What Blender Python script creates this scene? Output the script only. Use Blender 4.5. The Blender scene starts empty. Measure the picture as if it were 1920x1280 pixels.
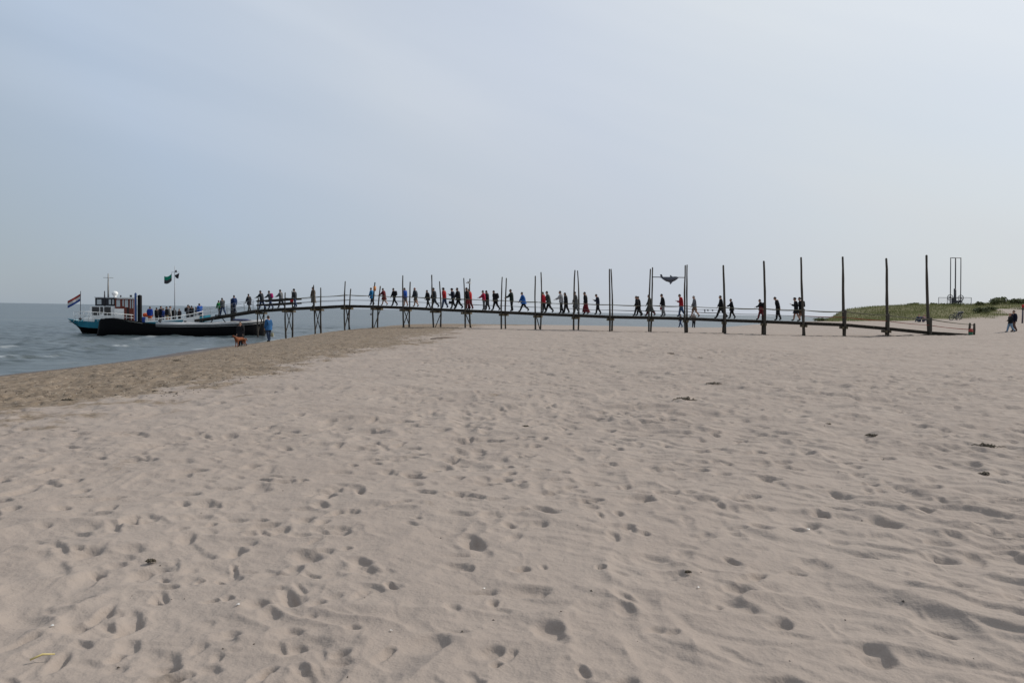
import bpy, bmesh, math, random
import numpy as np
from mathutils import Vector, Matrix, Quaternion

SC = bpy.context.scene
COL = SC.collection
RNG = random.Random(7)
NR = np.random.RandomState(11)

# ------------------------------------------------------------------ camera
F = 1450.0                       # focal length in photograph pixels (1920 wide)
CAMZ = 1.65
cam_data = bpy.data.cameras.new('camera')
cam_data.sensor_width = 36.0
cam_data.lens = 36.0 * F / 1920.0
cam_data.clip_start = 0.05
cam_data.clip_end = 60000.0
cam = bpy.data.objects.new('camera', cam_data)
CROT = Matrix.Rotation(math.radians(90 - 2.23), 4, 'X') @ Matrix.Rotation(math.radians(0.957), 4, 'Z')
cam.matrix_world = Matrix.Translation((0, 0, CAMZ)) @ CROT
COL.objects.link(cam)
SC.camera = cam

# ------------------------------------------------------------------ sky and sun
SUN_EL, SUN_AZ = math.radians(39), math.radians(64)     # azimuth from +Y towards +X
world = bpy.data.worlds.new('World')
SC.world = world
world.use_nodes = True
wn, wl = world.node_tree.nodes, world.node_tree.links
wn.clear()
w_out = wn.new('ShaderNodeOutputWorld')
w_bg = wn.new('ShaderNodeBackground')
w_sky = wn.new('ShaderNodeTexSky')
w_sky.sky_type = 'NISHITA'
w_sky.sun_disc = False
w_sky.sun_elevation = SUN_EL
w_sky.sun_rotation = SUN_AZ
w_sky.altitude = 0
w_sky.air_density = 1.0
w_sky.dust_density = 1.0
w_sky.ozone_density = 1.5
# thin high veil of cirrus, streaked, mixed over the clear sky everywhere
w_tc = wn.new('ShaderNodeTexCoord')
w_map = wn.new('ShaderNodeMapping')
w_map.inputs['Rotation'].default_value = (0.0, math.radians(-17), 0.0)
w_map2 = wn.new('ShaderNodeMapping')
w_map2.inputs['Scale'].default_value = (.8, 1.1, 5.5)
w_noise = wn.new('ShaderNodeTexNoise')
w_noise.inputs['Scale'].default_value = 1.25
w_noise.inputs['Detail'].default_value = 4
w_noise.inputs['Roughness'].default_value = 0.42
w_noise.inputs['Distortion'].default_value = 0.4
w_ramp = wn.new('ShaderNodeMapRange')
w_ramp.inputs['From Min'].default_value = 0.32
w_ramp.inputs['From Max'].default_value = 0.72
w_ramp.inputs['To Min'].default_value = 0.74
w_ramp.inputs['To Max'].default_value = 0.98
# the veil scatters forward: it is paler towards the sun, greyer away from it
w_dot = wn.new('ShaderNodeVectorMath'); w_dot.operation = 'DOT_PRODUCT'
w_dot.inputs[1].default_value = (math.sin(SUN_AZ) * math.cos(SUN_EL), math.cos(SUN_AZ) * math.cos(SUN_EL), math.sin(SUN_EL))
w_veil = wn.new('ShaderNodeValToRGB')
w_veil.color_ramp.elements[0].position = 0.0
w_veil.color_ramp.elements[0].color = (.38, .435, .505, 1)
w_veil.color_ramp.elements[1].position = 1.0
w_veil.color_ramp.elements[1].color = (.92, .92, .91, 1)
for p_, c_ in ((.29, (.39, .455, .525, 1)), (.42, (.45, .53, .645, 1)), (.587, (.535, .585, .655, 1)), (.69, (.57, .615, .69, 1)), (.80, (.65, .685, .715, 1)), (.90, (.70, .735, .77, 1))):
    e_ = w_veil.color_ramp.elements.new(p_); e_.color = c_
w_rng = wn.new('ShaderNodeMapRange')
w_rng.inputs['From Min'].default_value = -0.5; w_rng.inputs['From Max'].default_value = 1.0
w_scl = wn.new('ShaderNodeVectorMath'); w_scl.operation = 'SCALE'; 
# low down the haze is thicker and greyer
w_sep = wn.new('ShaderNodeSeparateXYZ')
w_low = wn.new('ShaderNodeMapRange'); w_low.interpolation_type = 'SMOOTHSTEP'
w_low.inputs['From Min'].default_value = -0.05; w_low.inputs['From Max'].default_value = 0.42
w_low.inputs['To Min'].default_value = 9.3; w_low.inputs['To Max'].default_value = 11.8
wl.new(w_tc.outputs['Generated'], w_sep.inputs['Vector'])
wl.new(w_sep.outputs['Z'], w_low.inputs['Value'])
wl.new(w_low.outputs['Result'], w_scl.inputs['Scale'])
w_mix = wn.new('ShaderNodeMix'); w_mix.data_type = 'RGBA'
wl.new(w_tc.outputs['Generated'], w_map.inputs['Vector'])
wl.new(w_map.outputs['Vector'], w_map2.inputs['Vector'])
wl.new(w_map2.outputs['Vector'], w_noise.inputs['Vector'])
wl.new(w_noise.outputs['Fac'], w_ramp.inputs['Value'])
wl.new(w_tc.outputs['Generated'], w_dot.inputs[0])
wl.new(w_dot.outputs['Value'], w_rng.inputs['Value'])
wl.new(w_rng.outputs['Result'], w_veil.inputs['Fac'])
wl.new(w_veil.outputs['Color'], w_scl.inputs[0])
wl.new(w_ramp.outputs['Result'], w_mix.inputs[0])
wl.new(w_sky.outputs['Color'], w_mix.inputs[6])
wl.new(w_scl.outputs['Vector'], w_mix.inputs[7])
wl.new(w_mix.outputs[2], w_bg.inputs['Color'])
w_bg.inputs['Strength'].default_value = 0.10
wl.new(w_bg.outputs['Background'], w_out.inputs['Surface'])

sun_data = bpy.data.lights.new('sun', 'SUN')
sun_data.energy = 2.9
sun_data.angle = math.radians(2.0)
sun_data.color = (1.0, 0.95, 0.88)
sun = bpy.data.objects.new('sun', sun_data)
sdir = Vector((math.sin(SUN_AZ) * math.cos(SUN_EL), math.cos(SUN_AZ) * math.cos(SUN_EL), math.sin(SUN_EL)))
sun.rotation_euler = sdir.to_track_quat('Z', 'Y').to_euler()
sun.location = (60, 40, 80)
COL.objects.link(sun)

SC.view_settings.view_transform = 'Standard'
SC.view_settings.look = 'None'
SC.view_settings.exposure = 0.0
SC.view_settings.gamma = 1.0
SC.view_settings.use_curve_mapping = False

# ------------------------------------------------------------------ helpers
R3 = CROT.to_3x3()
def ray(px, py):
    return R3 @ Vector(((px - 960) / F, -(py - 640) / F, -1.0))
def at(px, py, Y):
    d = ray(px, py)
    return Vector((0, 0, CAMZ)) + d * (Y / d.y)
class VPlane:
    """vertical plane in the place, through plan point o along plan direction d"""
    def __init__(self, o, d):
        self.o = Vector((o[0], o[1])); self.d = Vector((d[0], d[1])).normalized()
        self.n = Vector((-self.d.y, self.d.x))
        if self.n.y < 0: self.n = -self.n
    def off(self, v):
        return VPlane(self.o + self.n * v, self.d)
    def hit(self, px, py):
        r = ray(px, py)
        s = self.o.dot(self.n) / (r.x * self.n.x + r.y * self.n.y)
        return Vector((0, 0, CAMZ)) + r * s
    def u(self, p):
        return (Vector((p.x, p.y)) - self.o).dot(self.d)

def tag(o, label=None, cat=None, group=None, kind=None):
    if label: o['label'] = label
    if cat: o['category'] = cat
    if group: o['group'] = group
    if kind: o['kind'] = kind
    return o
def empty(name, loc=(0, 0, 0), rz=0.0):
    o = bpy.data.objects.new(name, None)
    o.empty_display_size = 0.3
    o.location = loc; o.rotation_euler = (0, 0, rz)
    COL.objects.link(o)
    return o

class MB:
    def __init__(self):
        self.v = []; self.f = []; self.m = []
    def add(self, vs, fs, mi=0):
        b = len(self.v)
        self.v += [tuple(p) for p in vs]
        self.f += [tuple(i + b for i in q) for q in fs]
        self.m += [mi] * len(fs)
        return self
    def box(self, c, s, M=None, mi=0, taper=1.0):
        hx, hy, hz = s[0] / 2, s[1] / 2, s[2] / 2
        vs = []
        for z in (-1, 1):
            k = taper if z > 0 else 1.0
            for x, y in ((-1, -1), (1, -1), (1, 1), (-1, 1)):
                p = Vector((x * hx * k, y * hy * k, z * hz))
                if M is not None: p = M @ p
                vs.append(p + Vector(c))
        return self.add(vs, [(3, 2, 1, 0), (4, 5, 6, 7), (0, 1, 5, 4), (1, 2, 6, 5), (2, 3, 7, 6), (3, 0, 4, 7)], mi)
    def rbox(self, c, s, M=None, mi=0, r=0.25):
        """box with rounded (superellipse) profile, soft looking"""
        vs = []; fs = []; n = 12; rows = [(-1, .62), (-.86, .9), (-.45, 1), (.45, 1), (.86, .88), (1, .55)]
        for zz, k in rows:
            for i in range(n):
                a = 2 * math.pi * i / n
                ca, sa = math.cos(a), math.sin(a)
                x = math.copysign(abs(ca) ** .55, ca) * s[0] / 2 * k
                y = math.copysign(abs(sa) ** .55, sa) * s[1] / 2 * k
                p = Vector((x, y, zz * s[2] / 2))
                if M is not None: p = M @ p
                vs.append(p + Vector(c))
        for j in range(len(rows) - 1):
            for i in range(n):
                k = (i + 1) % n
                fs.append((j * n + i, j * n + k, (j + 1) * n + k, (j + 1) * n + i))
        fs.append(tuple(range(n - 1, -1, -1))); fs.append(tuple((len(rows) - 1) * n + i for i in range(n)))
        return self.add(vs, fs, mi)
    def tube(self, pts, radii, n=8, mi=0, caps=True):
        pts = [Vector(p) for p in pts]
        if not hasattr(radii, '__len__'): radii = [radii] * len(pts)
        vs = []; fs = []
        up = None
        for i, p in enumerate(pts):
            t = (pts[min(i + 1, len(pts) - 1)] - pts[max(i - 1, 0)]).normalized()
            if up is None:
                up = Vector((0, 0, 1)) if abs(t.z) < .9 else Vector((1, 0, 0))
            a = t.cross(up).normalized(); b = a.cross(t).normalized(); up = b
            for k in range(n):
                an = 2 * math.pi * k / n
                vs.append(p + (a * math.cos(an) + b * math.sin(an)) * radii[i])
        for i in range(len(pts) - 1):
            for k in range(n):
                k2 = (k + 1) % n
                fs.append((i * n + k, i * n + k2, (i + 1) * n + k2, (i + 1) * n + k))
        if caps:
            fs.append(tuple(range(n - 1, -1, -1)))
            fs.append(tuple((len(pts) - 1) * n + k for k in range(n)))
        return self.add(vs, fs, mi)
    def torus(self, c, R, r, M=None, n=20, m=6, mi=0):
        vs = []; fs = []
        for i in range(n):
            a = 2 * math.pi * i / n
            for j in range(m):
                b = 2 * math.pi * j / m
                p = Vector(((R + r * math.cos(b)) * math.cos(a), r * math.sin(b), (R + r * math.cos(b)) * math.sin(a)))
                if M is not None: p = M @ p
                vs.append(p + Vector(c))
        for i in range(n):
            for j in range(m):
                fs.append((i * m + j, i * m + (j + 1) % m, ((i + 1) % n) * m + (j + 1) % m, ((i + 1) % n) * m + j))
        return self.add(vs, fs, mi)
    def ell(self, c, s, M=None, n=12, m=8, mi=0, fn=None):
        vs = []; fs = []
        for j in range(m + 1):
            ph = math.pi * j / m - math.pi / 2
            for i in range(n):
                a = 2 * math.pi * i / n
                p = Vector((math.cos(ph) * math.cos(a), math.cos(ph) * math.sin(a), math.sin(ph)))
                if fn: p = fn(p)
                p = Vector((p.x * s[0], p.y * s[1], p.z * s[2]))
                if M is not None: p = M @ p
                vs.append(p + Vector(c))
        for j in range(m):
            for i in range(n):
                k = (i + 1) % n
                fs.append((j * n + i, j * n + k, (j + 1) * n + k, (j + 1) * n + i))
        return self.add(vs, fs, mi)
    def prism(self, poly, y0, y1, mi=0):
        """polygon in x,z extruded from y0 to y1"""
        n = len(poly)
        vs = [(p[0], y0, p[1]) for p in poly] + [(p[0], y1, p[1]) for p in poly]
        fs = [tuple(range(n)), tuple(range(2 * n - 1, n - 1, -1))]
        for i in range(n):
            k = (i + 1) % n
            fs.append((i, i + n, k + n, k))
        return self.add(vs, fs, mi)
    def build(self, name, mat, parent=None, smooth=False, loc=None, fixn=True):
        me = bpy.data.meshes.new(name)
        me.from_pydata(self.v, [], self.f)
        mats = mat if isinstance(mat, (list, tuple)) else [mat]
        for mm in mats: me.materials.append(mm)
        if len(mats) > 1:
            me.polygons.foreach_set('material_index', self.m)
        if fixn:
            bm = bmesh.new(); bm.from_mesh(me)
            bmesh.ops.remove_doubles(bm, verts=bm.verts, dist=1e-5)
            bmesh.ops.recalc_face_normals(bm, faces=bm.faces)
            bm.to_mesh(me); bm.free()
        if smooth:
            me.polygons.foreach_set('use_smooth', [True] * len(me.polygons))
        o = bpy.data.objects.new(name, me)
        if loc is not None: o.location = loc
        if parent is not None: o.parent = parent
        COL.objects.link(o)
        return o

# ------------------------------------------------------------------ materials
_mats = {}
def mat(name, col, rough=0.7, var=0.15, scale=12.0, metal=0.0, bump=0.0, bscale=None, stretch=None, spec=0.3):
    """procedural material: colour broken up by noise, optional noise relief"""
    if name in _mats: return _mats[name]
    m = bpy.data.materials.new(name); m.use_nodes = True
    nt = m.node_tree; N, L = nt.nodes, nt.links
    b = N['Principled BSDF']
    b.inputs['Roughness'].default_value = rough
    b.inputs['Metallic'].default_value = metal
    b.inputs['Specular IOR Level'].default_value = spec
    tc = N.new('ShaderNodeTexCoord')
    src = tc.outputs['Object']
    if stretch:
        mp = N.new('ShaderNodeMapping'); mp.inputs['Scale'].default_value = stretch
        L.new(src, mp.inputs['Vector']); src = mp.outputs['Vector']
    nz = N.new('ShaderNodeTexNoise'); nz.inputs['Scale'].default_value = scale; nz.inputs['Detail'].default_value = 4
    L.new(src, nz.inputs['Vector'])
    mx = N.new('ShaderNodeMix'); mx.data_type = 'RGBA'
    c = Vector(col[:3])
    lo = c * (1 - var); hi = c * (1 + var)
    mx.inputs[6].default_value = (*lo, 1); mx.inputs[7].default_value = (min(hi.x, .95), min(hi.y, .95), min(hi.z, .95), 1)
    L.new(nz.outputs['Fac'], mx.inputs[0])
    L.new(mx.outputs[2], b.inputs['Base Color'])
    if bump > 0:
        n2 = N.new('ShaderNodeTexNoise'); n2.inputs['Scale'].default_value = bscale or scale * 3; n2.inputs['Detail'].default_value = 3
        L.new(src, n2.inputs['Vector'])
        bp = N.new('ShaderNodeBump'); bp.inputs['Strength'].default_value = 1.0; bp.inputs['Distance'].default_value = bump
        L.new(n2.outputs['Fac'], bp.inputs['Height']); L.new(bp.outputs['Normal'], b.inputs['Normal'])
    _mats[name] = m
    return m
def cloth(c):
    return mat('cloth_%03d_%03d_%03d' % tuple(int(k * 255) for k in c), c, rough=.85, var=.22, scale=9, bump=.006, bscale=40, spec=.15)

M_POST = mat('weathered_pile_wood', (.058, .049, .039), rough=.9, var=.25, scale=5, stretch=(6, 6, .7), bump=.012, bscale=9)
M_BEAM = mat('weathered_beam_wood', (.036, .03, .024), rough=.9, var=.4, scale=6, bump=.006)
M_CAP = mat('crossbeam_wood', (.10, .08, .05), rough=.9, var=.4, scale=6, bump=.006)
M_PLANK = mat('deck_wood', (.07, .058, .046), rough=.9, var=.4, scale=8, bump=.005)
M_ROPE = mat('hemp_rope', (.16, .15, .105), rough=.95, var=.3, scale=40)
M_ROPED = mat('thin_grey_rope', (.12, .115, .1), rough=.95, var=.3, scale=40)
M_ROPER = mat('red_rope', (.28, .06, .04), rough=.9, var=.3, scale=30)
M_STEEL = mat('dark_painted_steel', (.035, .035, .042), rough=.5, var=.3, scale=7, spec=.4)
M_GALV = mat('galvanised_steel', (.34, .35, .36), rough=.45, var=.2, scale=9, metal=.6)

# ------------------------------------------------------------------ noise
def _hash(ix, iy, seed):
    h = (ix.astype(np.int64) * 374761393 + iy.astype(np.int64) * 668265263 + seed * 1442695041) & 0xffffffff
    h = ((h ^ (h >> 13)) * 1274126177) & 0xffffffff
    return ((h ^ (h >> 16)) & 0xffff) / 65535.0
def vnoise(x, y, seed=0):
    ix = np.floor(x); iy = np.floor(y); fx = x - ix; fy = y - iy
    fx = fx * fx * fx * (fx * (fx * 6 - 15) + 10); fy = fy * fy * fy * (fy * (fy * 6 - 15) + 10)
    a = _hash(ix, iy, seed); b = _hash(ix + 1, iy, seed); c = _hash(ix, iy + 1, seed); d = _hash(ix + 1, iy + 1, seed)
    return (a + (b - a) * fx) + ((c - a) + (a - b - c + d) * fx) * fy
def fbm(x, y, seed=0, oct=4, gain=.5):
    s = 0; a = 1; t = 0
    for o in range(oct):
        s = s + a * vnoise(x, y, seed + o * 17); t += a
        a *= gain; x = x * 2.03 + 5.1; y = y * 2.03 + 1.7
    return s / t
def sstep(a, b, x):
    t = np.clip((x - a) / (b - a), 0, 1)
    return t * t * (3 - 2 * t)

# ------------------------------------------------------------------ terrain
WATER_Z = -1.30
def shore_s(X, Y):
    """metres inland of the water's edge"""
    wig = 0.5 * np.sin(Y * .11 + .6) + .35 * np.sin(Y * .27)
    s1 = X + 20.9 + wig * .7
    yfar = 112 + 1.1 * np.maximum(0, X - 26) + 2 * np.sin(X * .17)
    s2 = (yfar - Y) * .75
    k = 5.0
    h = np.clip(.5 + .5 * (s2 - s1) / k, 0, 1)
    return s2 * (1 - h) + s1 * h - k * h * (1 - h)
CX = [30, 42, 50, 53.8, 56.5, 61, 66, 72, 78, 83, 86, 100, 140]
CZ = [.3, .9, 1.5, 2.0, 2.8, 3.35, 3.85, 3.9, 3.95, 4.5, 4.9, 5.4, 5.6]
def ground(X, Y):
    X = np.asarray(X, float); Y = np.asarray(Y, float)
    s = shore_s(X, Y)
    zn = np.interp(s, [-60, -8, -2, 0, 2, 5, 8, 11, 14, 18, 30], [-6, -2.2, -1.55, -1.30, -1.10, -.78, -.48, -.21, -.04, .05, .06])
    z = np.interp(s, [-60, -8, -2, 0, 1.2, 2.6, 5.4, 8.2, 11, 15, 30], [-6, -2.2, -1.55, -1.30, -1.08, -.85, -.42, -.14, .0, .06, .06])
    kf = sstep(52, 68, Y); z = zn * (1 - kf) + z * kf
    r = (.045 * np.clip(X - 27, 0, 37) * sstep(25, 60, Y) + .004 * np.maximum(0, np.minimum(Y, 110) - 60) * sstep(18, 30, X)) * (1 - sstep(104, 150, Y))
    z = z + r * sstep(-6, 6, s)
    # dune behind the right-hand end of the jetty
    c = np.interp(X, CX, CZ) * (1 - .75 * sstep(130, 165, Y)) + (fbm(X * .12, Y * .12, 3, 3) - .5) * .9
    k = sstep(93, 131, Y) * sstep(0, 7.5, X - 37.5 - (Y - 100) * .40) * sstep(-2, 9, s)
    z = z * (1 - k) + np.maximum(c, z) * k
    z = z + k * (1 - k) * 1.2 * (fbm(X * .2, Y * .2, 9, 3) - .5)
    z = z - sstep(170, 400, Y) * sstep(30, 60, X) * 1.5
    return z
def gz(x, y):
    return float(ground(np.array([x]), np.array([y]))[0])
def veg_mask(X, Y):
    b = np.interp(X, [36, 40, 50, 60, 66, 73, 80, 100], [112, 106, 101, 100, 104, 116, 121, 124])
    n = (fbm(X * .35, Y * .35, 21, 3) - .5) * 9
    return sstep(-1.5, 1.5, Y - b + n) * sstep(0, 3, X - 39.5 - (Y - 100) * .40 + n * .15)

def geo(a, b, k):
    n = max(2, int(math.log(b / a) / k))
    return list(a * (b / a) ** (np.arange(n) / n))
RR = np.array([0.0, .4, .8, 1.2] + geo(1.6, 12, .0033) + geo(12, 42, .0048) + geo(42, 80, .0065) + geo(80, 160, .012) + geo(160, 2500, .12) + [2500])
TH = np.concatenate([np.radians(np.arange(-180, -40, 3.5)), np.radians(np.arange(-40, 40, .115)), np.radians(np.arange(40, 180.1, 3.5))])
TH[-1] = math.pi
RG, TG = np.meshgrid(RR, TH, indexing='ij')
GX = RG * np.sin(TG); GY = RG * np.cos(TG)
GZ = ground(GX, GY)
S = shore_s(GX, GY)
near = 1 - sstep(60, 95, RG)
dry = sstep(-3.2, 3.2, S - 13.4 - .05 * GY + (fbm(GX * .3, GY * .3, 5, 3) - .5) * 4)
# large soft undulation
GZ += (fbm(GX * .35, GY * .35, 31, 3) - .5) * .10 * sstep(2, 8, S) * (1 - sstep(60, 90, RG))
# wind ripples and small blown ridges, long axis running to lower right in view
ca, sa = math.cos(math.radians(-35)), math.sin(math.radians(-35))
U = GX * ca + GY * sa; V = -GX * sa + GY * ca
def saw(freq, wfreq, wamp, seed, steep):
    """meandering drift ridges: steep on the side away from the sun, long tail on the other"""
    ph = V * freq + wamp * (fbm(U * wfreq, V * wfreq, seed, 3) - .5) + U * .12
    k = np.floor(ph); t = ph - k
    h = np.where(t < steep, sstep(0, steep, t), 1 - sstep(steep * .6, 1.25, t))
    am = vnoise(U * wfreq * 1.9 + k * 3.7, k * 1.31 + U * 0, seed + 5)           # every ridge begins and ends somewhere
    return h * sstep(.28, .68, am)
rm = sstep(.32, .58, fbm(GX * .22 + 3, GY * .22, 51, 2)) * .6 + .4
rightside = .22 + .78 * sstep(-2.2, 2.2, GX - GY * .08)
GZ += near * dry * rm * rightside * (.040 * saw(2.1, .8, 3.0, 61, .18) + .030 * saw(4.1, 1.2, 2.4, 62, .2) + .008 * saw(8.0, 2.6, 2.4, 63, .25))
GZ += near * dry * sstep(7, 14, RG) * (.035 * saw(.95, .5, 2.6, 64, .2)) * (.5 + .5 * rightside)
def crumb(fx, seed):
    return 1 - np.abs(2 * vnoise(GX * fx + 2 * vnoise(GX * fx * .7, GY * fx * .7, seed + 9), GY * fx, seed) - 1)
# general lumpiness
churn = .45 + .55 * sstep(.35, .6, fbm(GX * .16, GY * .16, 77, 3))
GZ += near * dry * churn * (.050 * (crumb(1.5, 71) - .5) + .030 * (crumb(3.1, 75) - .5) + .012 * (crumb(7.3, 72) - .5) + sstep(14, 30, RG) * .05 * (crumb(.8, 78) - .5))
# trodden, gravelly moist band
GZ += near * (1 - dry) * sstep(1.2, 3, S) * (.095 * (crumb(1.3, 73) - .5) + .06 * (fbm(GX * 6, GY * 4, 74, 2) - .5))

# footprints: stamped one by one
prints = []
R2 = random.Random(5)
for tr in range(72):                                    # trails of steps
    x = R2.uniform(-9, 16); y = R2.uniform(2, 34)
    a = R2.choice([R2.uniform(-.7, .7), R2.uniform(2.4, 3.8), R2.uniform(1.0, 2.1), R2.uniform(-2.1, -1.0)])
    n = R2.randint(10, 34); st = R2.uniform(.55, .78); worn = R2.uniform(1.0, 1.9); dp = R2.uniform(.014, .040)
    for k in range(n):
        a += R2.uniform(-.09, .09)
        x += math.sin(a) * st; y += math.cos(a) * st
        sd = (.09 if k % 2 else -.09)
        prints.append((x + sd * math.cos(a) + R2.uniform(-.03, .03), y - sd * math.sin(a), a + R2.uniform(-.2, .2) + 100,
                       .15 * R2.uniform(.9, 1.15) * (.85 + .25 * worn), .062 * worn * R2.uniform(.85, 1.2), dp * R2.uniform(.6, 1.25)))
for k in range(9000):                                   # old pits, scattered
    y = 2.2 + 38 * R2.random() ** .72; x = R2.uniform(-.72, .72) * (y + 1)
    if fbm(np.array([x * .25]), np.array([y * .25]), 81, 2)[0] < R2.uniform(.22, .58): continue
    prints.append((x, y, R2.uniform(0, 6.28), (.055 + .125 * R2.random() ** 1.3) * (1 + y * .010), (.042 + .07 * R2.random() ** 1.3) * (1 + y * .010), (.006 + .036 * R2.random() ** 2.0) * (1 + y * .015)))
for k in range(300):                                    # trodden cluster lower left, lower centre
    y = 2.6 + abs(R2.gauss(0, 1.5)); x = -1.35 + R2.gauss(0, .55) - (y - 3) * .12
    if k % 3 == 0: x = R2.gauss(.1, .8)
    if k > 170: continue
    prints.append((x, y, R2.uniform(0, 6.28), R2.uniform(.03, .12), R2.uniform(.025, .07), R2.uniform(.008, .03)))
for (x, y, a, L, W, D) in prints:
    D = min(D * .95, .034) * (1 + .012 * max(0, y - 6))
    r0 = math.hypot(x, y); t0 = math.atan2(x, y); e = max(L, W) * 2.0
    if r0 < 1.7 or r0 > 44 or abs(t0) > math.radians(39): continue
    i0, i1 = np.searchsorted(RR, [r0 - e, r0 + e]); j0, j1 = np.searchsorted(TH, [t0 - e / r0, t0 + e / r0])
    if i1 <= i0 or j1 <= j0: continue
    dx = GX[i0:i1, j0:j1] - x; dy = GY[i0:i1, j0:j1] - y
    an_ = a - 100 if a > 50 else a
    lx = dx * math.sin(an_) + dy * math.cos(an_); ly = dx * math.cos(an_) - dy * math.sin(an_)
    waist = 1 - .18 * np.exp(-(lx / (L * .5)) ** 2)
    wob = 1 + .42 * (vnoise(dx * 11 + x * 7, dy * 11 + y * 7, 91) - .5) + .13 * (vnoise(dx * 27 + x * 7, dy * 27 + y * 7, 92) - .5)
    if a > 50:                                          # a shoe: ball and heel
        q = np.minimum(np.sqrt(((lx - .38 * L) / (.66 * L)) ** 2 + (ly / W) ** 2), np.sqrt(((lx + .62 * L) / (.45 * L)) ** 2 + (ly / (.8 * W)) ** 2)) * wob
    else:
        q = np.sqrt((lx / L) ** 2 + (ly / (W * waist)) ** 2) * wob
    lee = .5 + .5 * np.tanh((dx * .8 + dy * .6) / (.5 * W))      # sharp on the lee side, drifted full on the other
    h = -D * (1 - sstep(.66 * lee, 1.3 - .22 * lee, q)) * (.65 + .35 * lee) + D * .13 * np.exp(-((q - 1.28) / .3) ** 2)
    GZ[i0:i1, j0:j1] += h * (.35 + .65 * sstep(5, 9, S[i0:i1, j0:j1]))

moist = (1 - dry) * sstep(-.3, .6, S) * (1 - sstep(-2, 9, GX))
wet = 1 - sstep(1.5, 3.2, S + (fbm(GX * .5, GY * .5, 6, 2) - .5) * .6)
green = veg_mask(GX, GY)
nr, nc = RG.shape
me = bpy.data.meshes.new('beach')
co = np.stack([GX, GY, GZ], -1).reshape(-1, 3)
idx = np.arange(nr * nc).reshape(nr, nc)
q = np.stack([idx[:-1, :-1], idx[1:, :-1], idx[1:, 1:], idx[:-1, 1:]], -1).reshape(-1, 4)
q = q[:, ::-1]
# drop the faces that lie deep under the sea
keep = (co[q][:, :, 2].max(1) > WATER_Z - 2.2)
q = q[keep]
me.vertices.add(len(co)); me.vertices.foreach_set('co', co.ravel())
me.loops.add(q.size); me.loops.foreach_set('vertex_index', q.ravel().astype(np.int32))
me.polygons.add(len(q)); me.polygons.foreach_set('loop_start', np.arange(0, q.size, 4, dtype=np.int32))
me.update(calc_edges=True)
me.polygons.foreach_set('use_smooth', np.ones(len(q), bool))
at_ = me.color_attributes.new('ground_cover', 'FLOAT_COLOR', 'POINT')
cc = np.stack([moist, green, wet, np.ones_like(wet)], -1).reshape(-1).astype(np.float32)
at_.data.foreach_set('color', cc)
beach = bpy.data.objects.new('beach', me); COL.objects.link(beach)
tag(beach, 'pale trodden sand beach with moist brown strip along the water', 'beach', kind='structure')

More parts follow.
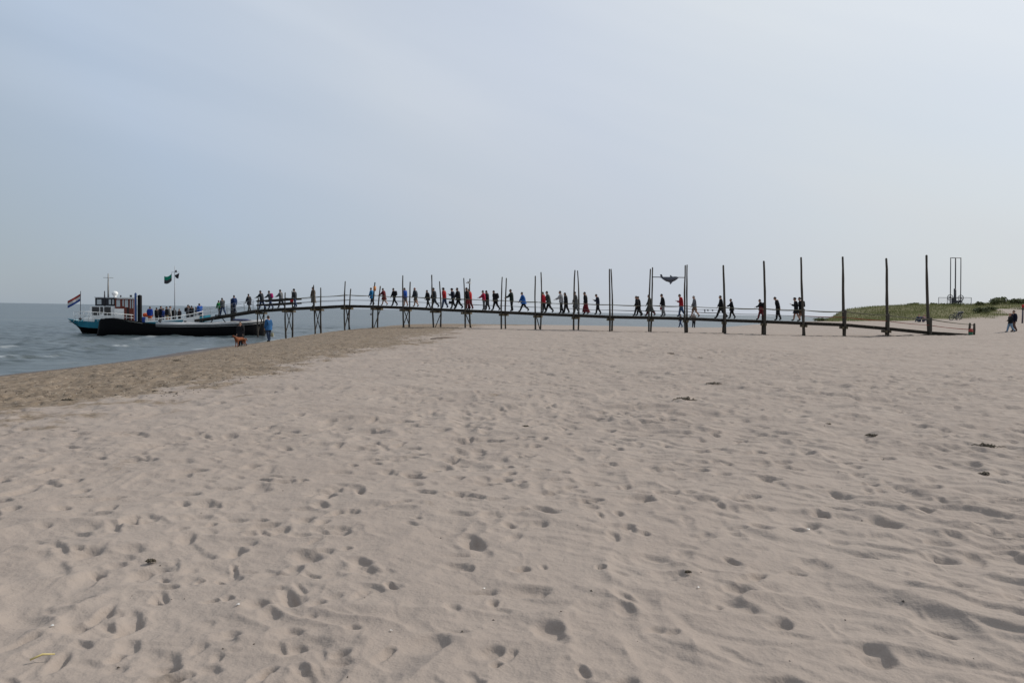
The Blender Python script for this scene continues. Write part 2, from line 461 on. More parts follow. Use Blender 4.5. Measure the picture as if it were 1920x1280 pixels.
def sand_material():
    m = bpy.data.materials.new('beach_sand'); m.use_nodes = True
    N, L = m.node_tree.nodes, m.node_tree.links
    b = N['Principled BSDF']; b.inputs['Specular IOR Level'].default_value = .15
    geo_ = N.new('ShaderNodeNewGeometry')
    P = geo_.outputs['Position']
    cov = N.new('ShaderNodeVertexColor'); cov.layer_name = 'ground_cover'
    sep = N.new('ShaderNodeSeparateColor'); L.new(cov.outputs['Color'], sep.inputs['Color'])
    def noise(scale, detail=3, rough=.55, src=P):
        n = N.new('ShaderNodeTexNoise'); n.inputs['Scale'].default_value = scale
        n.inputs['Detail'].default_value = detail; n.inputs['Roughness'].default_value = rough
        L.new(src, n.inputs['Vector']); return n.outputs['Fac']
    def mix(fac, a, c_, mode='MIX'):
        x = N.new('ShaderNodeMix'); x.data_type = 'RGBA'; x.blend_type = mode
        if isinstance(fac, float): x.inputs[0].default_value = fac
        else: L.new(fac, x.inputs[0])
        for sl, v in ((6, a), (7, c_)):
            if isinstance(v, tuple): x.inputs[sl].default_value = (*v, 1)
            else: L.new(v, x.inputs[sl])
        return x.outputs[2]
    def rng(v, a, c_, lo=0., hi=1.):
        r = N.new('ShaderNodeMapRange'); r.interpolation_type = 'SMOOTHSTEP'
        r.inputs['From Min'].default_value = a; r.inputs['From Max'].default_value = c_
        r.inputs['To Min'].default_value = lo; r.inputs['To Max'].default_value = hi
        L.new(v, r.inputs['Value']); return r.outputs['Result']
    def math_(op, a, c_):
        x = N.new('ShaderNodeMath'); x.operation = op
        for k, v in ((0, a), (1, c_)):
            if isinstance(v, float): x.inputs[k].default_value = v
            else: L.new(v, x.inputs[k])
        return x.outputs[0]
    big = noise(.6, 4)
    drycol = mix(rng(big, .3, .7), (.262, .217, .186), (.30, .252, .217))
    grain = noise(260, 2, .7)
    drycol = mix(rng(grain, .35, .7), drycol, (.32, .268, .23))
    dark = noise(95, 2, .6)
    drycol = mix(rng(dark, .66, .76, 0., .4), drycol, (.21, .175, .15))
    moistcol = mix(rng(noise(2.6, 4), .3, .7), (.17, .130, .093), (.222, .174, .128))
    fleck = rng(noise(4.5, 5, .7), .54, .63)
    moistcol = mix(math_('MULTIPLY', fleck, .78), moistcol, (.085, .066, .05))
    pale = rng(noise(13, 2, .6), .62, .70)
    moistcol = mix(math_('MULTIPLY', pale, .55), moistcol, (.42, .37, .31))
    edge = rng(math_('ADD', sep.outputs['Red'], math_('MULTIPLY', math_('SUBTRACT', noise(1.1, 6, .66), .5), 2.4)), .32, .68)
    col = mix(edge, drycol, moistcol)
    wetcol = mix(rng(noise(1.2, 3), .3, .7), (.085, .064, .052), (.11, .085, .068))
    col = mix(sep.outputs['Blue'], col, wetcol)
    gcol = mix(rng(noise(.5, 4), .35, .65), (.095, .092, .038), (.17, .15, .08))
    col = mix(sep.outputs['Green'], col, gcol)
    L.new(col, b.inputs['Base Color'])
    L.new(rng(sep.outputs['Blue'], 0., 1., .92, .55), b.inputs['Roughness'])
    bm1 = N.new('ShaderNodeBump'); bm1.inputs['Distance'].default_value = .003; bm1.inputs['Strength'].default_value = .45
    L.new(noise(120, 3, .65), bm1.inputs['Height'])
    bm2 = N.new('ShaderNodeBump'); bm2.inputs['Distance'].default_value = .05; bm2.inputs['Strength'].default_value = .6
    L.new(noise(5.5, 4, .6), bm2.inputs['Height'])
    L.new(bm1.outputs['Normal'], bm2.inputs['Normal'])
    L.new(bm2.outputs['Normal'], b.inputs['Normal'])
    return m
me.materials.append(sand_material())

# ------------------------------------------------------------------ sea
SR = np.array(geo(16, 160, .0075) + geo(160, 1200, .03) + geo(1200, 45000, .25) + [45000])
ST = np.concatenate([np.radians(np.arange(-180, -38, 6.)), np.radians(np.arange(-38, 4, .16)), np.radians(np.arange(4, 28, .5)), np.radians(np.arange(28, 181, 6.))])
ST[-1] = math.pi
SRG, STG = np.meshgrid(SR, ST, indexing='ij')
SX = SRG * np.sin(STG); SY = SRG * np.cos(STG); SZ = np.full_like(SX, WATER_Z)
fade = 1 - sstep(110, 170, SRG)
ss = shore_s(SX, SY)
deep = sstep(0, -5, ss) if False else 1 - sstep(-6, -.5, ss)
chop = (vnoise(SX * .55 + SY * .2, SY * 1.1, 3) - .5) * .22 + (vnoise(SX * 1.3 + SY * .5, SY * 2.1 - SX * .3, 4) - .5) * .14 + (vnoise(SX * .12, SY * .22, 8) - .5) * .10
SZ += fade * (.25 + .75 * deep) * chop
# little waves running in along the shore
wv = 0
for off, amp, wd, sd in ((-1.6, .09, .45, 1), (-3.6, .15, .7, 2), (-6.6, .15, .9, 3), (-10.5, .12, 1.0, 4)):
    jit = (vnoise(SY * .18, SY * 0 + sd, 5) - .5) * 2.4
    a_ = amp * sstep(.42, .75, vnoise(SY * .13 + sd * 7, SX * .08, 6 + sd))
    d_ = ss - off - jit
    wv = wv + a_ * np.exp(-(d_ / np.where(d_ > 0, wd * .5, wd)) ** 2)
SZ += wv * (1 - sstep(60, 100, SRG)) * (SX < 5)
nr, nc = SRG.shape
co = np.stack([SX, SY, SZ], -1).reshape(-1, 3)
idx = np.arange(nr * nc).reshape(nr, nc)
q = np.stack([idx[:-1, :-1], idx[1:, :-1], idx[1:, 1:], idx[:-1, 1:]], -1).reshape(-1, 4)[:, ::-1]
sm = bpy.data.meshes.new('sea')
sm.vertices.add(len(co)); sm.vertices.foreach_set('co', co.ravel())
sm.loops.add(q.size); sm.loops.foreach_set('vertex_index', q.ravel().astype(np.int32))
sm.polygons.add(len(q)); sm.polygons.foreach_set('loop_start', np.arange(0, q.size, 4, dtype=np.int32))
sm.update(calc_edges=True)
sm.polygons.foreach_set('use_smooth', np.ones(len(q), bool))
fo = sm.color_attributes.new('foam', 'FLOAT_COLOR', 'POINT')
foam = np.clip(wv / .10, 0, 1) ** 3 * sstep(.55, .8, vnoise(SX * 1.5, SY * .5, 12))
foam = np.clip(foam * .5 + .35 * np.exp(-((ss + .25) / .25) ** 2) * sstep(.5, .75, vnoise(SY * .3, SX * .15, 13)), 0, 1)
fo.data.foreach_set('color', np.stack([foam, foam, foam, np.ones_like(foam)], -1).reshape(-1).astype(np.float32))
sea = bpy.data.objects.new('sea', sm); COL.objects.link(sea)
tag(sea, 'grey green sea with small ripples reaching to the horizon', 'sea', kind='structure')
def sea_material():
    m = bpy.data.materials.new('sea_water'); m.use_nodes = True
    N, L = m.node_tree.nodes, m.node_tree.links
    b = N['Principled BSDF']
    b.inputs['IOR'].default_value = 1.33
    b.inputs['Roughness'].default_value = .28
    b.inputs['Specular IOR Level'].default_value = .27
    g = N.new('ShaderNodeNewGeometry')
    mp = N.new('ShaderNodeMapping'); mp.inputs['Scale'].default_value = (.55, 1.5, 1); mp.inputs['Rotation'].default_value = (0, 0, math.radians(12))
    L.new(g.outputs['Position'], mp.inputs['Vector'])
    def noise(scale, d=3, r=.55, src=mp.outputs['Vector']):
        n = N.new('ShaderNodeTexNoise'); n.inputs['Scale'].default_value = scale; n.inputs['Detail'].default_value = d; n.inputs['Roughness'].default_value = r
        L.new(src, n.inputs['Vector']); return n.outputs['Fac']
    big = noise(.045, 4)
    mr = N.new('ShaderNodeMapRange'); mr.inputs['From Min'].default_value = .35; mr.inputs['From Max'].default_value = .65
    L.new(big, mr.inputs['Value'])
    mx = N.new('ShaderNodeMix'); mx.data_type = 'RGBA'
    mx.inputs[6].default_value = (.046, .066, .075, 1); mx.inputs[7].default_value = (.072, .089, .091, 1)
    L.new(mr.outputs['Result'], mx.inputs[0])
    fa = N.new('ShaderNodeVertexColor'); fa.layer_name = 'foam'
    mx2 = N.new('ShaderNodeMix'); mx2.data_type = 'RGBA'
    L.new(fa.outputs['Color'], mx2.inputs[0]); L.new(mx.outputs[2], mx2.inputs[6]); mx2.inputs[7].default_value = (.62, .63, .60, 1)
    L.new(mx2.outputs[2], b.inputs['Base Color'])
    b1 = N.new('ShaderNodeBump'); b1.inputs['Distance'].default_value = .09; b1.inputs['Strength'].default_value = 1
    L.new(noise(1.5, 4, .6), b1.inputs['Height'])
    b2 = N.new('ShaderNodeBump'); b2.inputs['Distance'].default_value = .5; b2.inputs['Strength'].default_value = .9
    L.new(noise(.22, 3), b2.inputs['Height']); L.new(b1.outputs['Normal'], b2.inputs['Normal'])
    L.new(b2.outputs['Normal'], b.inputs['Normal'])
    return m
sm.materials.append(sea_material())
#@@PART2
# ------------------------------------------------------------------ dune vegetation
def bush(px, Y, w, h, label, n=700, group='dune shrubs', seed=0, col=(.105, .115, .05)):
    r = random.Random(seed + int(px))
    p = at(px, 560, Y); z = gz(p.x, p.y)
    root = empty('dune_shrub', (p.x, p.y, z - .1), r.uniform(0, 6))
    st = MB()
    for k in range(5):
        a = r.uniform(0, 6.28)
        st.tube([(0, 0, 0), (math.cos(a) * w * .12, math.sin(a) * w * .12, h * .35), (math.cos(a) * w * .3, math.sin(a) * w * .3, h * .7)], [.05, .035, .012], 5)
    st.build('stem', mat('shrub_bark', (.09, .07, .05)), root)
    lf = MB()
    lobes = [(r.uniform(-.36, .36) * w, r.uniform(-.3, .3) * w, h * r.uniform(.3, .66), r.uniform(.2, .34)) for _ in range(8)]
    for k in range(n):
        lx, ly, lz, lr = r.choice(lobes)
        d = Vector((r.gauss(0, 1), r.gauss(0, 1), r.gauss(0, 1))).normalized() * (r.random() ** .4)
        c = Vector((lx + d.x * w * lr, ly + d.y * w * lr, max(.05, lz + d.z * h * lr * 1.1)))
        s = r.uniform(.08, .17) * (w / 2.4) ** .5
        a = Vector((r.gauss(0, 1), r.gauss(0, 1), r.gauss(0, .6))).normalized() * s
        b = a.cross(Vector((r.gauss(0, 1), r.gauss(0, 1), r.gauss(0, 1)))).normalized() * s * .6
        lf.add([c - a, c + b, c + a, c - b], [(0, 1, 2, 3)])
    lf.build('crown', mat('shrub_leaf_%d' % (int(px) % 3), tuple(k * (0.85 + .18 * (int(px) % 3)) for k in col), rough=.7, var=.5, scale=1.5), root, fixn=False)
    tag(root, label, 'shrub', group)
    return root
bush(1868, 128, 2.5, 1.5, 'tallest round dark shrub on the dune ridge at far right', 1100)
bush(1838, 128, 1.6, .8, 'small dark shrub on the ridge just left of the tallest shrub', 500)
bush(1906, 126, 3.6, 1.1, 'long low shrub on the ridge above the walking couple', 900)
bush(1772, 127, 1.8, .6, 'low dark shrub under the left side of the beacon railing', 450)
bush(1789, 127, 1.9, .7, 'low dark shrub under the middle of the beacon', 500)
bush(1752, 128, 1.6, .6, 'low shrub on the ridge left of the beacon railing', 400)
bush(1712, 128, 1.6, .5, 'small low shrub on the grassy ridge between the last two tall posts', 400)
bush(1836, 108, 2.6, .9, 'dark shrub at the foot of the dune beside the sandy path', 700)
bush(1852, 112, 2.4, .9, 'dark shrub halfway up the dune along the sandy path', 700)
bush(1538, 109, 2.2, .7, 'leftmost low shrub where the dune runs out on the beach', 500)

def marram():
    r = np.random.RandomState(4)
    n = 90000
    x = r.uniform(38, 100, n); y = r.uniform(96, 150, n)
    m = veg_mask(x, y) * (.45 + .55 * sstep(.38, .55, fbm(x * .3, y * .3, 33, 2)))
    k = r.uniform(0, 1, n) < m
    k &= np.abs(x / y) < .72
    x, y = x[k], y[k]; n = len(x)
    z = ground(x, y) - .05
    h = r.uniform(.16, .45, n) * (.6 + .8 * fbm(x * .25, y * .25, 44, 2)); w = r.uniform(.018, .05, n)
    a = r.uniform(0, 6.28, n); ln = r.uniform(.05, .45, n) * h; la = r.normal(2.6, .9, n)
    vx = np.stack([x - w * np.cos(a), x + w * np.cos(a), x + ln * np.cos(la)], 1)
    vy = np.stack([y - w * np.sin(a), y + w * np.sin(a), y + ln * np.sin(la)], 1)
    vz = np.stack([z, z, z + h], 1)
    co = np.stack([vx, vy, vz], -1).reshape(-1, 3)
    gm = bpy.data.meshes.new('dune_grass')
    gm.vertices.add(3 * n); gm.vertices.foreach_set('co', co.ravel())
    gm.loops.add(3 * n); gm.loops.foreach_set('vertex_index', np.arange(3 * n, dtype=np.int32))
    gm.polygons.add(n); gm.polygons.foreach_set('loop_start', np.arange(0, 3 * n, 3, dtype=np.int32))
    gm.update(calc_edges=True)
    gm.materials.append(mat('marram_grass', (.22, .222, .088), rough=.8, var=.4, scale=.25))
    o = bpy.data.objects.new('dune_grass', gm); COL.objects.link(o)
    tag(o, 'green marram grass covering the dune', 'grass', kind='stuff')
marram()

# ------------------------------------------------------------------ jetty
JC = VPlane((32.54, 60.0), (-3.0143, .8285))
JW = 1.35
JF, JB = JC.off(-JW / 2), JC.off(JW / 2)
JD = Vector((JC.d.x, JC.d.y, 0)); JN = Vector((JC.n.x, JC.n.y, 0))
# every bent: deck x, deck top y, tall posts (row, base x, base y, top x, top y)
BENTS = [
 (1742, 621, [('B', 1743.5, 629, 1737, 479)]),
 (1662, 613, [('B', 1662.5, 631, 1662, 485)]),
 (1582, 606, [('B', 1583, 632, 1580, 482)]),
 (1507, 603, [('F', 1509, 631, 1502, 483)]),
 (1432, 600, [('F', 1433.5, 628, 1432, 490)]),
 (1358, 597.5, [('F', 1360, 627, 1356, 498)]),
 (1286, 594.5, [('F', 1285.5, 624, 1285, 498), ('B', 1288.5, 624, 1288.2, 497)]),
 (1220, 592.8, [('F', 1217, 623, 1219.5, 505), ('B', 1220, 623, 1223.5, 502)]),
 (1145, 591.5, [('F', 1143.5, 621, 1142.6, 505), ('B', 1147.5, 621, 1145.8, 505)]),
 (1080, 588.7, [('F', 1076, 618, 1077.8, 507), ('B', 1084, 618, 1083, 508)]),
 (1009, 586, [('F', 1004.5, 616, 1003.8, 518), ('B', 1013, 616, 1014.6, 511)]),
 (945, 583, [('F', 940.5, 614.5, 941.8, 520), ('B', 948, 614.5, 949.5, 522)]),
 (875, 580, [('F', 872.5, 615, 869.5, 522), ('B', 883, 615, 881, 523)]),
 (817, 577.5, [('F', 813.5, 616, 809.6, 516), ('B', 825.5, 616, 824, 528)]),
 (761, 574.5, [('F', 757, 614, 755.3, 517), ('B', 767, 614, 769, 529)]),
 (707, 572.5, [('F', 698.8, 615, 703, 530), ('B', 708, 615, 713.3, 537)]),
 (651, 571.5, [('F', 647, 621, 647.2, 528), ('B', 655, 620, 657.5, 542)]),
 (595, 574.3, [('F', 591.5, 628, 588, 535), ('B', 601.5, 626, 601.3, 540)]),
 (542, 577, [('F', 537, 634, 534.8, 549), ('B', 548, 633, 547.5, 546)]),
 (490, 580.5, [('F', 484.5, 631, 484.5, 559), ('B', 496, 631, 496, 575)]),
]
jetty = empty('jetty', (JC.hit(1145, 600).x, JC.hit(1145, 600).y, gz(JC.hit(1145, 600).x, JC.hit(1145, 600).y)))
tag(jetty, 'long narrow wooden jetty on tall piles running across the beach to the boat', 'jetty')
JI = jetty.location.copy()
def jb(mb, name, m, smooth=False, parent=None):
    """mesh in world coordinates -> child of the jetty"""
    mb.v = [tuple(Vector(p) - JI) for p in mb.v]
    return mb.build(name, m, parent or jetty, smooth)
deck_u = []; deck_z = []
jr = random.Random(3)
def wood_post(mb, a, b, r0, r1, n=9, bend=.10):
    a, b = Vector(a), Vector(b); pts = []; rad = []
    ox, oy = jr.uniform(-bend, bend), jr.uniform(-bend, bend)
    for i in range(n):
        t = i / (n - 1); k = math.sin(math.pi * t)
        pts.append(a.lerp(b, t) + Vector((ox * k + jr.uniform(-.012, .012), oy * k + jr.uniform(-.012, .012), 0)))
        rad.append((r0 + (r1 - r0) * t) * jr.uniform(.88, 1.12))
    pts.append(b + Vector((jr.uniform(-.01, .01), jr.uniform(-.01, .01), .05))); rad.append(r1 * .45)
    mb.tube(pts, rad, 10)
posts = {}
for i, (dx, dy, pl) in enumerate(BENTS):
    c = JC.hit(dx, dy)
    deck_u.append(JC.u(c)); deck_z.append(c.z)
    rows = set(p[0] for p in pl)
    for row, bx, by, tx, ty in pl:
        P = JF if row == 'F' else JB
        b = P.hit(bx, by); t = P.hit(tx, ty)
        b.z = min(b.z, gz(b.x, b.y)) - .5
        mb = MB()
        thick = (.13 if i < 3 else .115) if i < 6 else .085
        wood_post(mb, b, t, thick, thick * .62)
        o = jb(mb, 'post', M_POST, True)
        posts[(i, row)] = (b, t)
        if i == 15 and row == 'F':
            k = .86; pp = b.lerp(t, k); mb = MB(); mb.tube([b.lerp(t, .84), b.lerp(t, .93)], .125, 10)
            jb(mb, 'marker_band', mat('orange_marker', (.55, .2, .05), rough=.6), True)
    for row in ('F', 'B'):
        if row in rows: continue
        P = JF if row == 'F' else JB
        cc = P.o + P.d * (JC.u(c) + jr.uniform(-.05, .05) + (.0 if i else 0))
        b = Vector((cc.x, cc.y, gz(cc.x, cc.y) - .5)); t = Vector((cc.x, cc.y, c.z + 1.02))
        mb = MB(); wood_post(mb, b, t, .10, .085, 5, .01)
        jb(mb, 'post', M_POST, True)
        posts[(i, row)] = (b, t)
order = np.argsort(deck_u); DU = np.array(deck_u)[order]; DZ = np.array(deck_z)[order]
endp = JC.hit(1813, 625.6)
DU = np.concatenate([[JC.u(endp)], DU]); DZ = np.concatenate([[endp.z], DZ])
def deck_at(u, v=0.0):
    p = JC.o + JC.d * u + JC.n * v
    return Vector((p.x, p.y, float(np.interp(u, DU, DZ))))
# bays: stringers, crossbeams
DECK_T = .05
for k in range(len(DU) - 1):
    u0, u1 = DU[k], DU[k + 1]
    for v in (-.45, .45):
        a = deck_at(u0, v); b = deck_at(u1, v)
        d = (b - a); L = d.length
        M = Matrix((d.normalized(), JN, d.normalized().cross(JN))).transposed()
        if M.determinant() < 0: M = Matrix((d.normalized(), -JN, d.normalized().cross(-JN))).transposed()
        mb = MB(); mb.box((a + b) / 2 - Vector((0, 0, DECK_T + .105)), (L - .01, .10, .20), M)
        jb(mb, 'stringer', M_BEAM)
    if k > 0:
        c = deck_at(u0); mb = MB()
        wid = JW + .55 + jr.uniform(-.1, .15)
        M = Matrix.Rotation(math.atan2(JN.y, JN.x), 3, 'Z')
        mb.box(c - Vector((0, 0, DECK_T + .207 + .09)) + JD * .14, (wid, .14, .18), M)
        jb(mb, 'crossbeam', M_CAP)
        mb = MB()
        mb.box(c - Vector((0, 0, DECK_T + .207 + .09)) - JD * .14, (wid - .1, .14, .18), M)
        jb(mb, 'crossbeam', M_CAP)
c = deck_at(DU[-1]); mb = MB(); mb.box(c - Vector((0, 0, DECK_T + .207 + .09)), (JW + .5, .16, .18), Matrix.Rotation(math.atan2(JN.y, JN.x), 3, 'Z')); jb(mb, 'crossbeam', M_CAP)
mb = MB(); u = DU[0]; ang = math.atan2(JN.y, JN.x)
while u < DU[-1] + .1:
    c = deck_at(min(u, DU[-1])) if u <= DU[-1] else deck_at(DU[-1]) + JD * (u - DU[-1])
    c = deck_at(u)
    c2 = deck_at(u + .15)
    d = (c2 - c); d = d.normalized() if d.length > .01 else JD
    M = Matrix((JN, -d if False else JN.cross(d).cross(JN).normalized(), Vector((0, 0, 1)))).transposed()
    mb.box(c + Vector((0, 0, -DECK_T / 2 + jr.uniform(-.006, .006))), (JW * .86 + jr.uniform(-.03, .05), .165, DECK_T), M)
    u += .18
o = jb(mb, 'deck_planking', M_PLANK); o['kind'] = 'stuff'
# braces on the seaward bents
def pz(pt, z):
    b, t = pt; k = (z - b.z) / (t.z - b.z); return b.lerp(t, k)
for i in range(12, 20):
    f, bk = posts[(i, 'F')], posts[(i, 'B')]
    dz = deck_z[i] - .35
    lo = (-.05 if i < 16 else -.55 if i < 17 else -1.0)
    ps = [(pz(f, dz - .1), pz(bk, lo))] if i in (12,) else [(pz(f, lo), pz(bk, dz - .1))] if i in (13, 15) else [(pz(f, dz - .1), pz(bk, lo)), (pz(f, lo), pz(bk, dz - .1))]
    for q_, (a, b) in enumerate(ps):
        off = JD * (.11 if q_ else -.11)
        mb = MB(); mb.tube([a + off, b + off], .045, 6)
        jb(mb, 'brace', M_BEAM)
f, bk = posts[(10, 'F')], posts[(10, 'B')]
mb = MB(); mb.tube([pz(f, 1.15) - JD * .1, pz(bk, .05) - JD * .1 - JN * .5], .045, 6); jb(mb, 'brace', M_BEAM)
# hand ropes, two on each side of every bay
def rope(a, b, sag, r, n=9):
    pts = []
    for k in range(n):
        t = k / (n - 1); p = a.lerp(b, t); p.z -= sag * 4 * t * (1 - t); pts.append(p)
    mb = MB(); mb.tube(pts, r, 6); return mb
for i in range(18):
    for row in ('F', 'B'):
        for hz, r, nm in ((.93, .028, 'hand_rope'), (.47, .02, 'lower_rope')):
            a = pz(posts[(i, row)], deck_z[i] + hz); b = pz(posts[(i + 1, row)], deck_z[i + 1] + hz)
            mt = M_ROPE if hz > .6 else M_ROPED
            if hz < .6 and i < 3: mt = M_ROPER
            jb(rope(a, b, jr.uniform(.02, .10) if hz > .6 else jr.uniform(.01, .05), r), nm, mt, True)
# knotted rope ends hanging in one bay
a = pz(posts[(5, 'F')], deck_z[5] + .72); b = pz(posts[(6, 'F')], deck_z[6] + .72)
jb(rope(a, b, .06, .018), 'lower_rope', M_ROPED, True)
for t in (.3, .42, .5):
    p = a.lerp(b, t); p.z -= .06 * 4 * t * (1 - t)
    mb = MB(); mb.ell(p, (.09, .05, .05), n=8, m=6); mb.tube([p, p + Vector((.02, 0, -.18 if t > .45 else -.08))], [.03, .045], 6)
    jb(mb, 'rope_knot', M_STEEL, True)
# landward end: two short posts, ropes down to them
e1 = JB.hit(1818, 625); e2 = JF.hit(1826.5, 626)
ends = []
for e, ty in ((e1, 606), (e2, 606)):
    z0 = gz(e.x, e.y); b = Vector((e.x, e.y, z0 - .4)); t = Vector((e.x, e.y, z0 + .86))
    mb = MB(); wood_post(mb, b, t, .085, .085, 4, .0); jb(mb, 'end_post', M_POST, True); ends.append((b, t))
for row, e in (('B', ends[0]), ('F', ends[1])):
    for hz, r, mt, nm in ((.93, .026, M_ROPE, 'hand_rope'), (.47, .022, M_ROPER, 'lower_rope')):
        a = pz(posts[(0, row)], deck_z[0] + hz); b = Vector((e[1].x, e[1].y, e[1].z - (.08 if hz > .6 else .45)))
        jb(rope(a, b, .05, r), nm, mt, True)
mb = MB(); mb.tube([ends[0][1] - Vector((0, 0, .42)), ends[1][1] - Vector((0, 0, .42))], .04, 6); jb(mb, 'end_rail', M_ROPER, True)
# board railing at the seaward end
for hz in (.82, .42):
    for (i, k) in ((18, 19),):
        for row, sgn in (('F', -1), ('B', 1)):
            a = pz(posts[(18, row)], deck_z[18] + hz) - JD * .85; a.z = deck_z[18] + hz + .05
            b = pz(posts[(19, row)], deck_z[19] + hz) if row == 'F' else deck_at(deck_u[19], JW / 2) + Vector((0, 0, hz))
            off = JN * (sgn * .16)
            d = b - a; L = d.length; x = d.normalized(); M = Matrix((x, JN, x.cross(JN))).transposed()
            mb = MB(); mb.box((a + b) / 2 + off, (L + .2, .05, .17), M); jb(mb, 'rail_board', M_BEAM)

# ------------------------------------------------------------------ porpoise figure on a bar between two pairs of posts
def whale():
    zc = JC.off(0.0)
    def P(x, y):                      # zoomed drawing coordinates -> place
        return zc.hit(1200 + x / 16., 490 + y / 16.)
    o = P(880, 545); root = empty('porpoise_figure', o)
    tag(root, 'dark grey porpoise figure on a bar high between two pairs of jetty posts', 'sculpture')
    mg = mat('porpoise_paint', (.075, .08, .10), rough=.5, var=.35, scale=2.5)
    mb = MB(); mb.tube([P(385, 470) - o, P(1370, 484) - o], .035, 8); mb.build('crossbar', M_STEEL, root, True)
    st = [(600, 470, 482), (640, 466, 500), (690, 464, 545), (780, 468, 600), (880, 462, 630), (960, 456, 622), (1050, 450, 585), (1105, 456, 545), (1140, 470, 512), (1156, 482, 496)]
    vs = []; fs = []; n = 14
    for (x, yt, yb) in st:
        a, b = P(x, yt), P(x, yb); c = (a + b) / 2 - o; hh = (a - b).length / 2
        for k in range(n):
            an = 2 * math.pi * k / n
            vs.append(c + Vector((0, 0, 1)) * hh * math.sin(an) + JN * hh * .8 * math.cos(an))
    for j in range(len(st) - 1):
        for k in range(n):
            fs.append((j * n + k, j * n + (k + 1) % n, (j + 1) * n + (k + 1) % n, (j + 1) * n + k))
    fs.append(tuple(range(n))); fs.append(tuple((len(st) - 1) * n + k for k in range(n)))
    mb = MB(); mb.add(vs, fs); mb.build('body', mg, root, True)
    def plate(pts, nm, sk=0.0, th=.035, yoff=0):
        vv = []
        for s in (-1, 1):
            for i_, (x, y) in enumerate(pts):
                vv.append(P(x, y) - o + JN * (s * th + yoff + (sk if i_ == len(pts) - 1 else 0)))
        n_ = len(pts); ff = [tuple(range(n_)), tuple(range(2 * n_ - 1, n_ - 1, -1))] + [(i, i + n_, (i + 1) % n_ + n_, (i + 1) % n_) for i in range(n_)]
        m2 = MB(); m2.add(vv, ff); m2.build(nm, mg, root)
    plate([(985, 462), (905, 470), (898, 405), (925, 420)], 'dorsal_fin')
    for s in (-1, 1):
        plate([(885, 612), (985, 600), (945, 650), (905, 692)], 'flipper', yoff=s * .16)
    plate([(690, 470), (640, 500), (600, 408), (625, 386), (655, 388)], 'tail_fluke', yoff=-.05)
    plate([(690, 478), (640, 495), (560, 482), (540, 470), (600, 462)], 'tail_fluke', yoff=.05)
whale()

# ------------------------------------------------------------------ beacon on the dune
def beacon():
    Y = 129.0
    o = at(1791, 571, Y); o.z = gz(o.x, o.y)
    root = empty('hoist_beacon', o)
    tag(root, 'dark steel frame of three tall poles with two wheels on the dune', 'beacon')
    def P(x, y): return at(x, y, Y) - o
    for nm, x0, y0, x1, y1, r in (('pole', 1781.8, 575, 1782.6, 483, .075), ('pole', 1801, 575, 1801.8, 483, .075), ('pole', 1791, 575, 1791.8, 483, .10)):
        mb = MB(); mb.tube([P(x0, y0), P(x1, y1)], r, 8); mb.build(nm, M_STEEL, root, True)
    mb = MB(); mb.tube([P(1782, 483.4), P(1802.4, 483.8)], .06, 8); mb.build('top_bar', M_STEEL, root, True)
    mb = MB(); mb.tube([P(1790.6, 575), P(1790.7, 541)], .2, 10); mb.build('mast_sleeve', M_STEEL, root, True)
    for x, y in ((1781.5, 557.5), (1801.5, 558.5)):
        mb = MB(); c = P(x, y); mb.torus(c, .46, .05, n=22)
        for k in range(4):
            a = math.pi * k / 4; d = Vector((math.cos(a), 0, math.sin(a))) * .46
            mb.tube([c - d, c + d], .025, 5)
        mb.ell(c, (.13, .1, .13), n=8, m=6)
        mb.build('wheel', M_STEEL, root, True)
    mb = MB(); mb.box(P(1788.5, 564), (.5, .6, .9)); mb.box(P(1796.5, 565.5), (.9, .5, .35)); mb.build('winch', M_STEEL, root)
    mb = MB(); mb.tube([P(1781, 566), P(1802, 567)], .05, 6); mb.build('base_bar', M_STEEL, root)
    # railing round the platform
    for yy, nm in ((0, 'railing'), (2.6, 'railing')):
        mb = MB()
        mb.tube([P(1768, 557.3) + Vector((0, yy - 1.3, 0)), P(1812.5, 558.3) + Vector((0, yy - 1.3, 0))], .035, 6)
        for k in range(23):
            t = k / 22.; a = P(1768 + 44.5 * t, 557.3 + t); b = P(1767.8 + 44.5 * t, 575)
            mb.tube([a + Vector((0, yy - 1.3, 0)), b + Vector((0, yy - 1.3, 0))], .045 if k in (0, 22) else .01, 5)
        mb.build(nm, M_STEEL, root)
beacon()

# red-topped beach pole at the right edge
p = at(1917, 604, 80); z = gz(p.x, p.y); rt = empty('marker_pole', (p.x, p.y, z))
tag(rt, 'dark beach pole with a red top behind the walking couple', 'pole')
mb = MB(); mb.tube([(0, 0, -.3), (0, 0, 1.35)], .085, 10); mb.build('shaft', mat('purple_grey_pole', (.10, .085, .10), var=.3), rt, True)
mb = MB(); mb.tube([(0, 0, 1.35), (0, 0, 1.62)], .09, 10); mb.build('band', mat('black_band', (.03, .03, .03)), rt, True)
mb = MB(); mb.tube([(0, 0, 1.62), (0, 0, 1.88), (0, 0, 1.93)], [.115, .115, .07], 12); mb.build('cap', mat('red_cap', (.4, .03, .03)), rt, True)
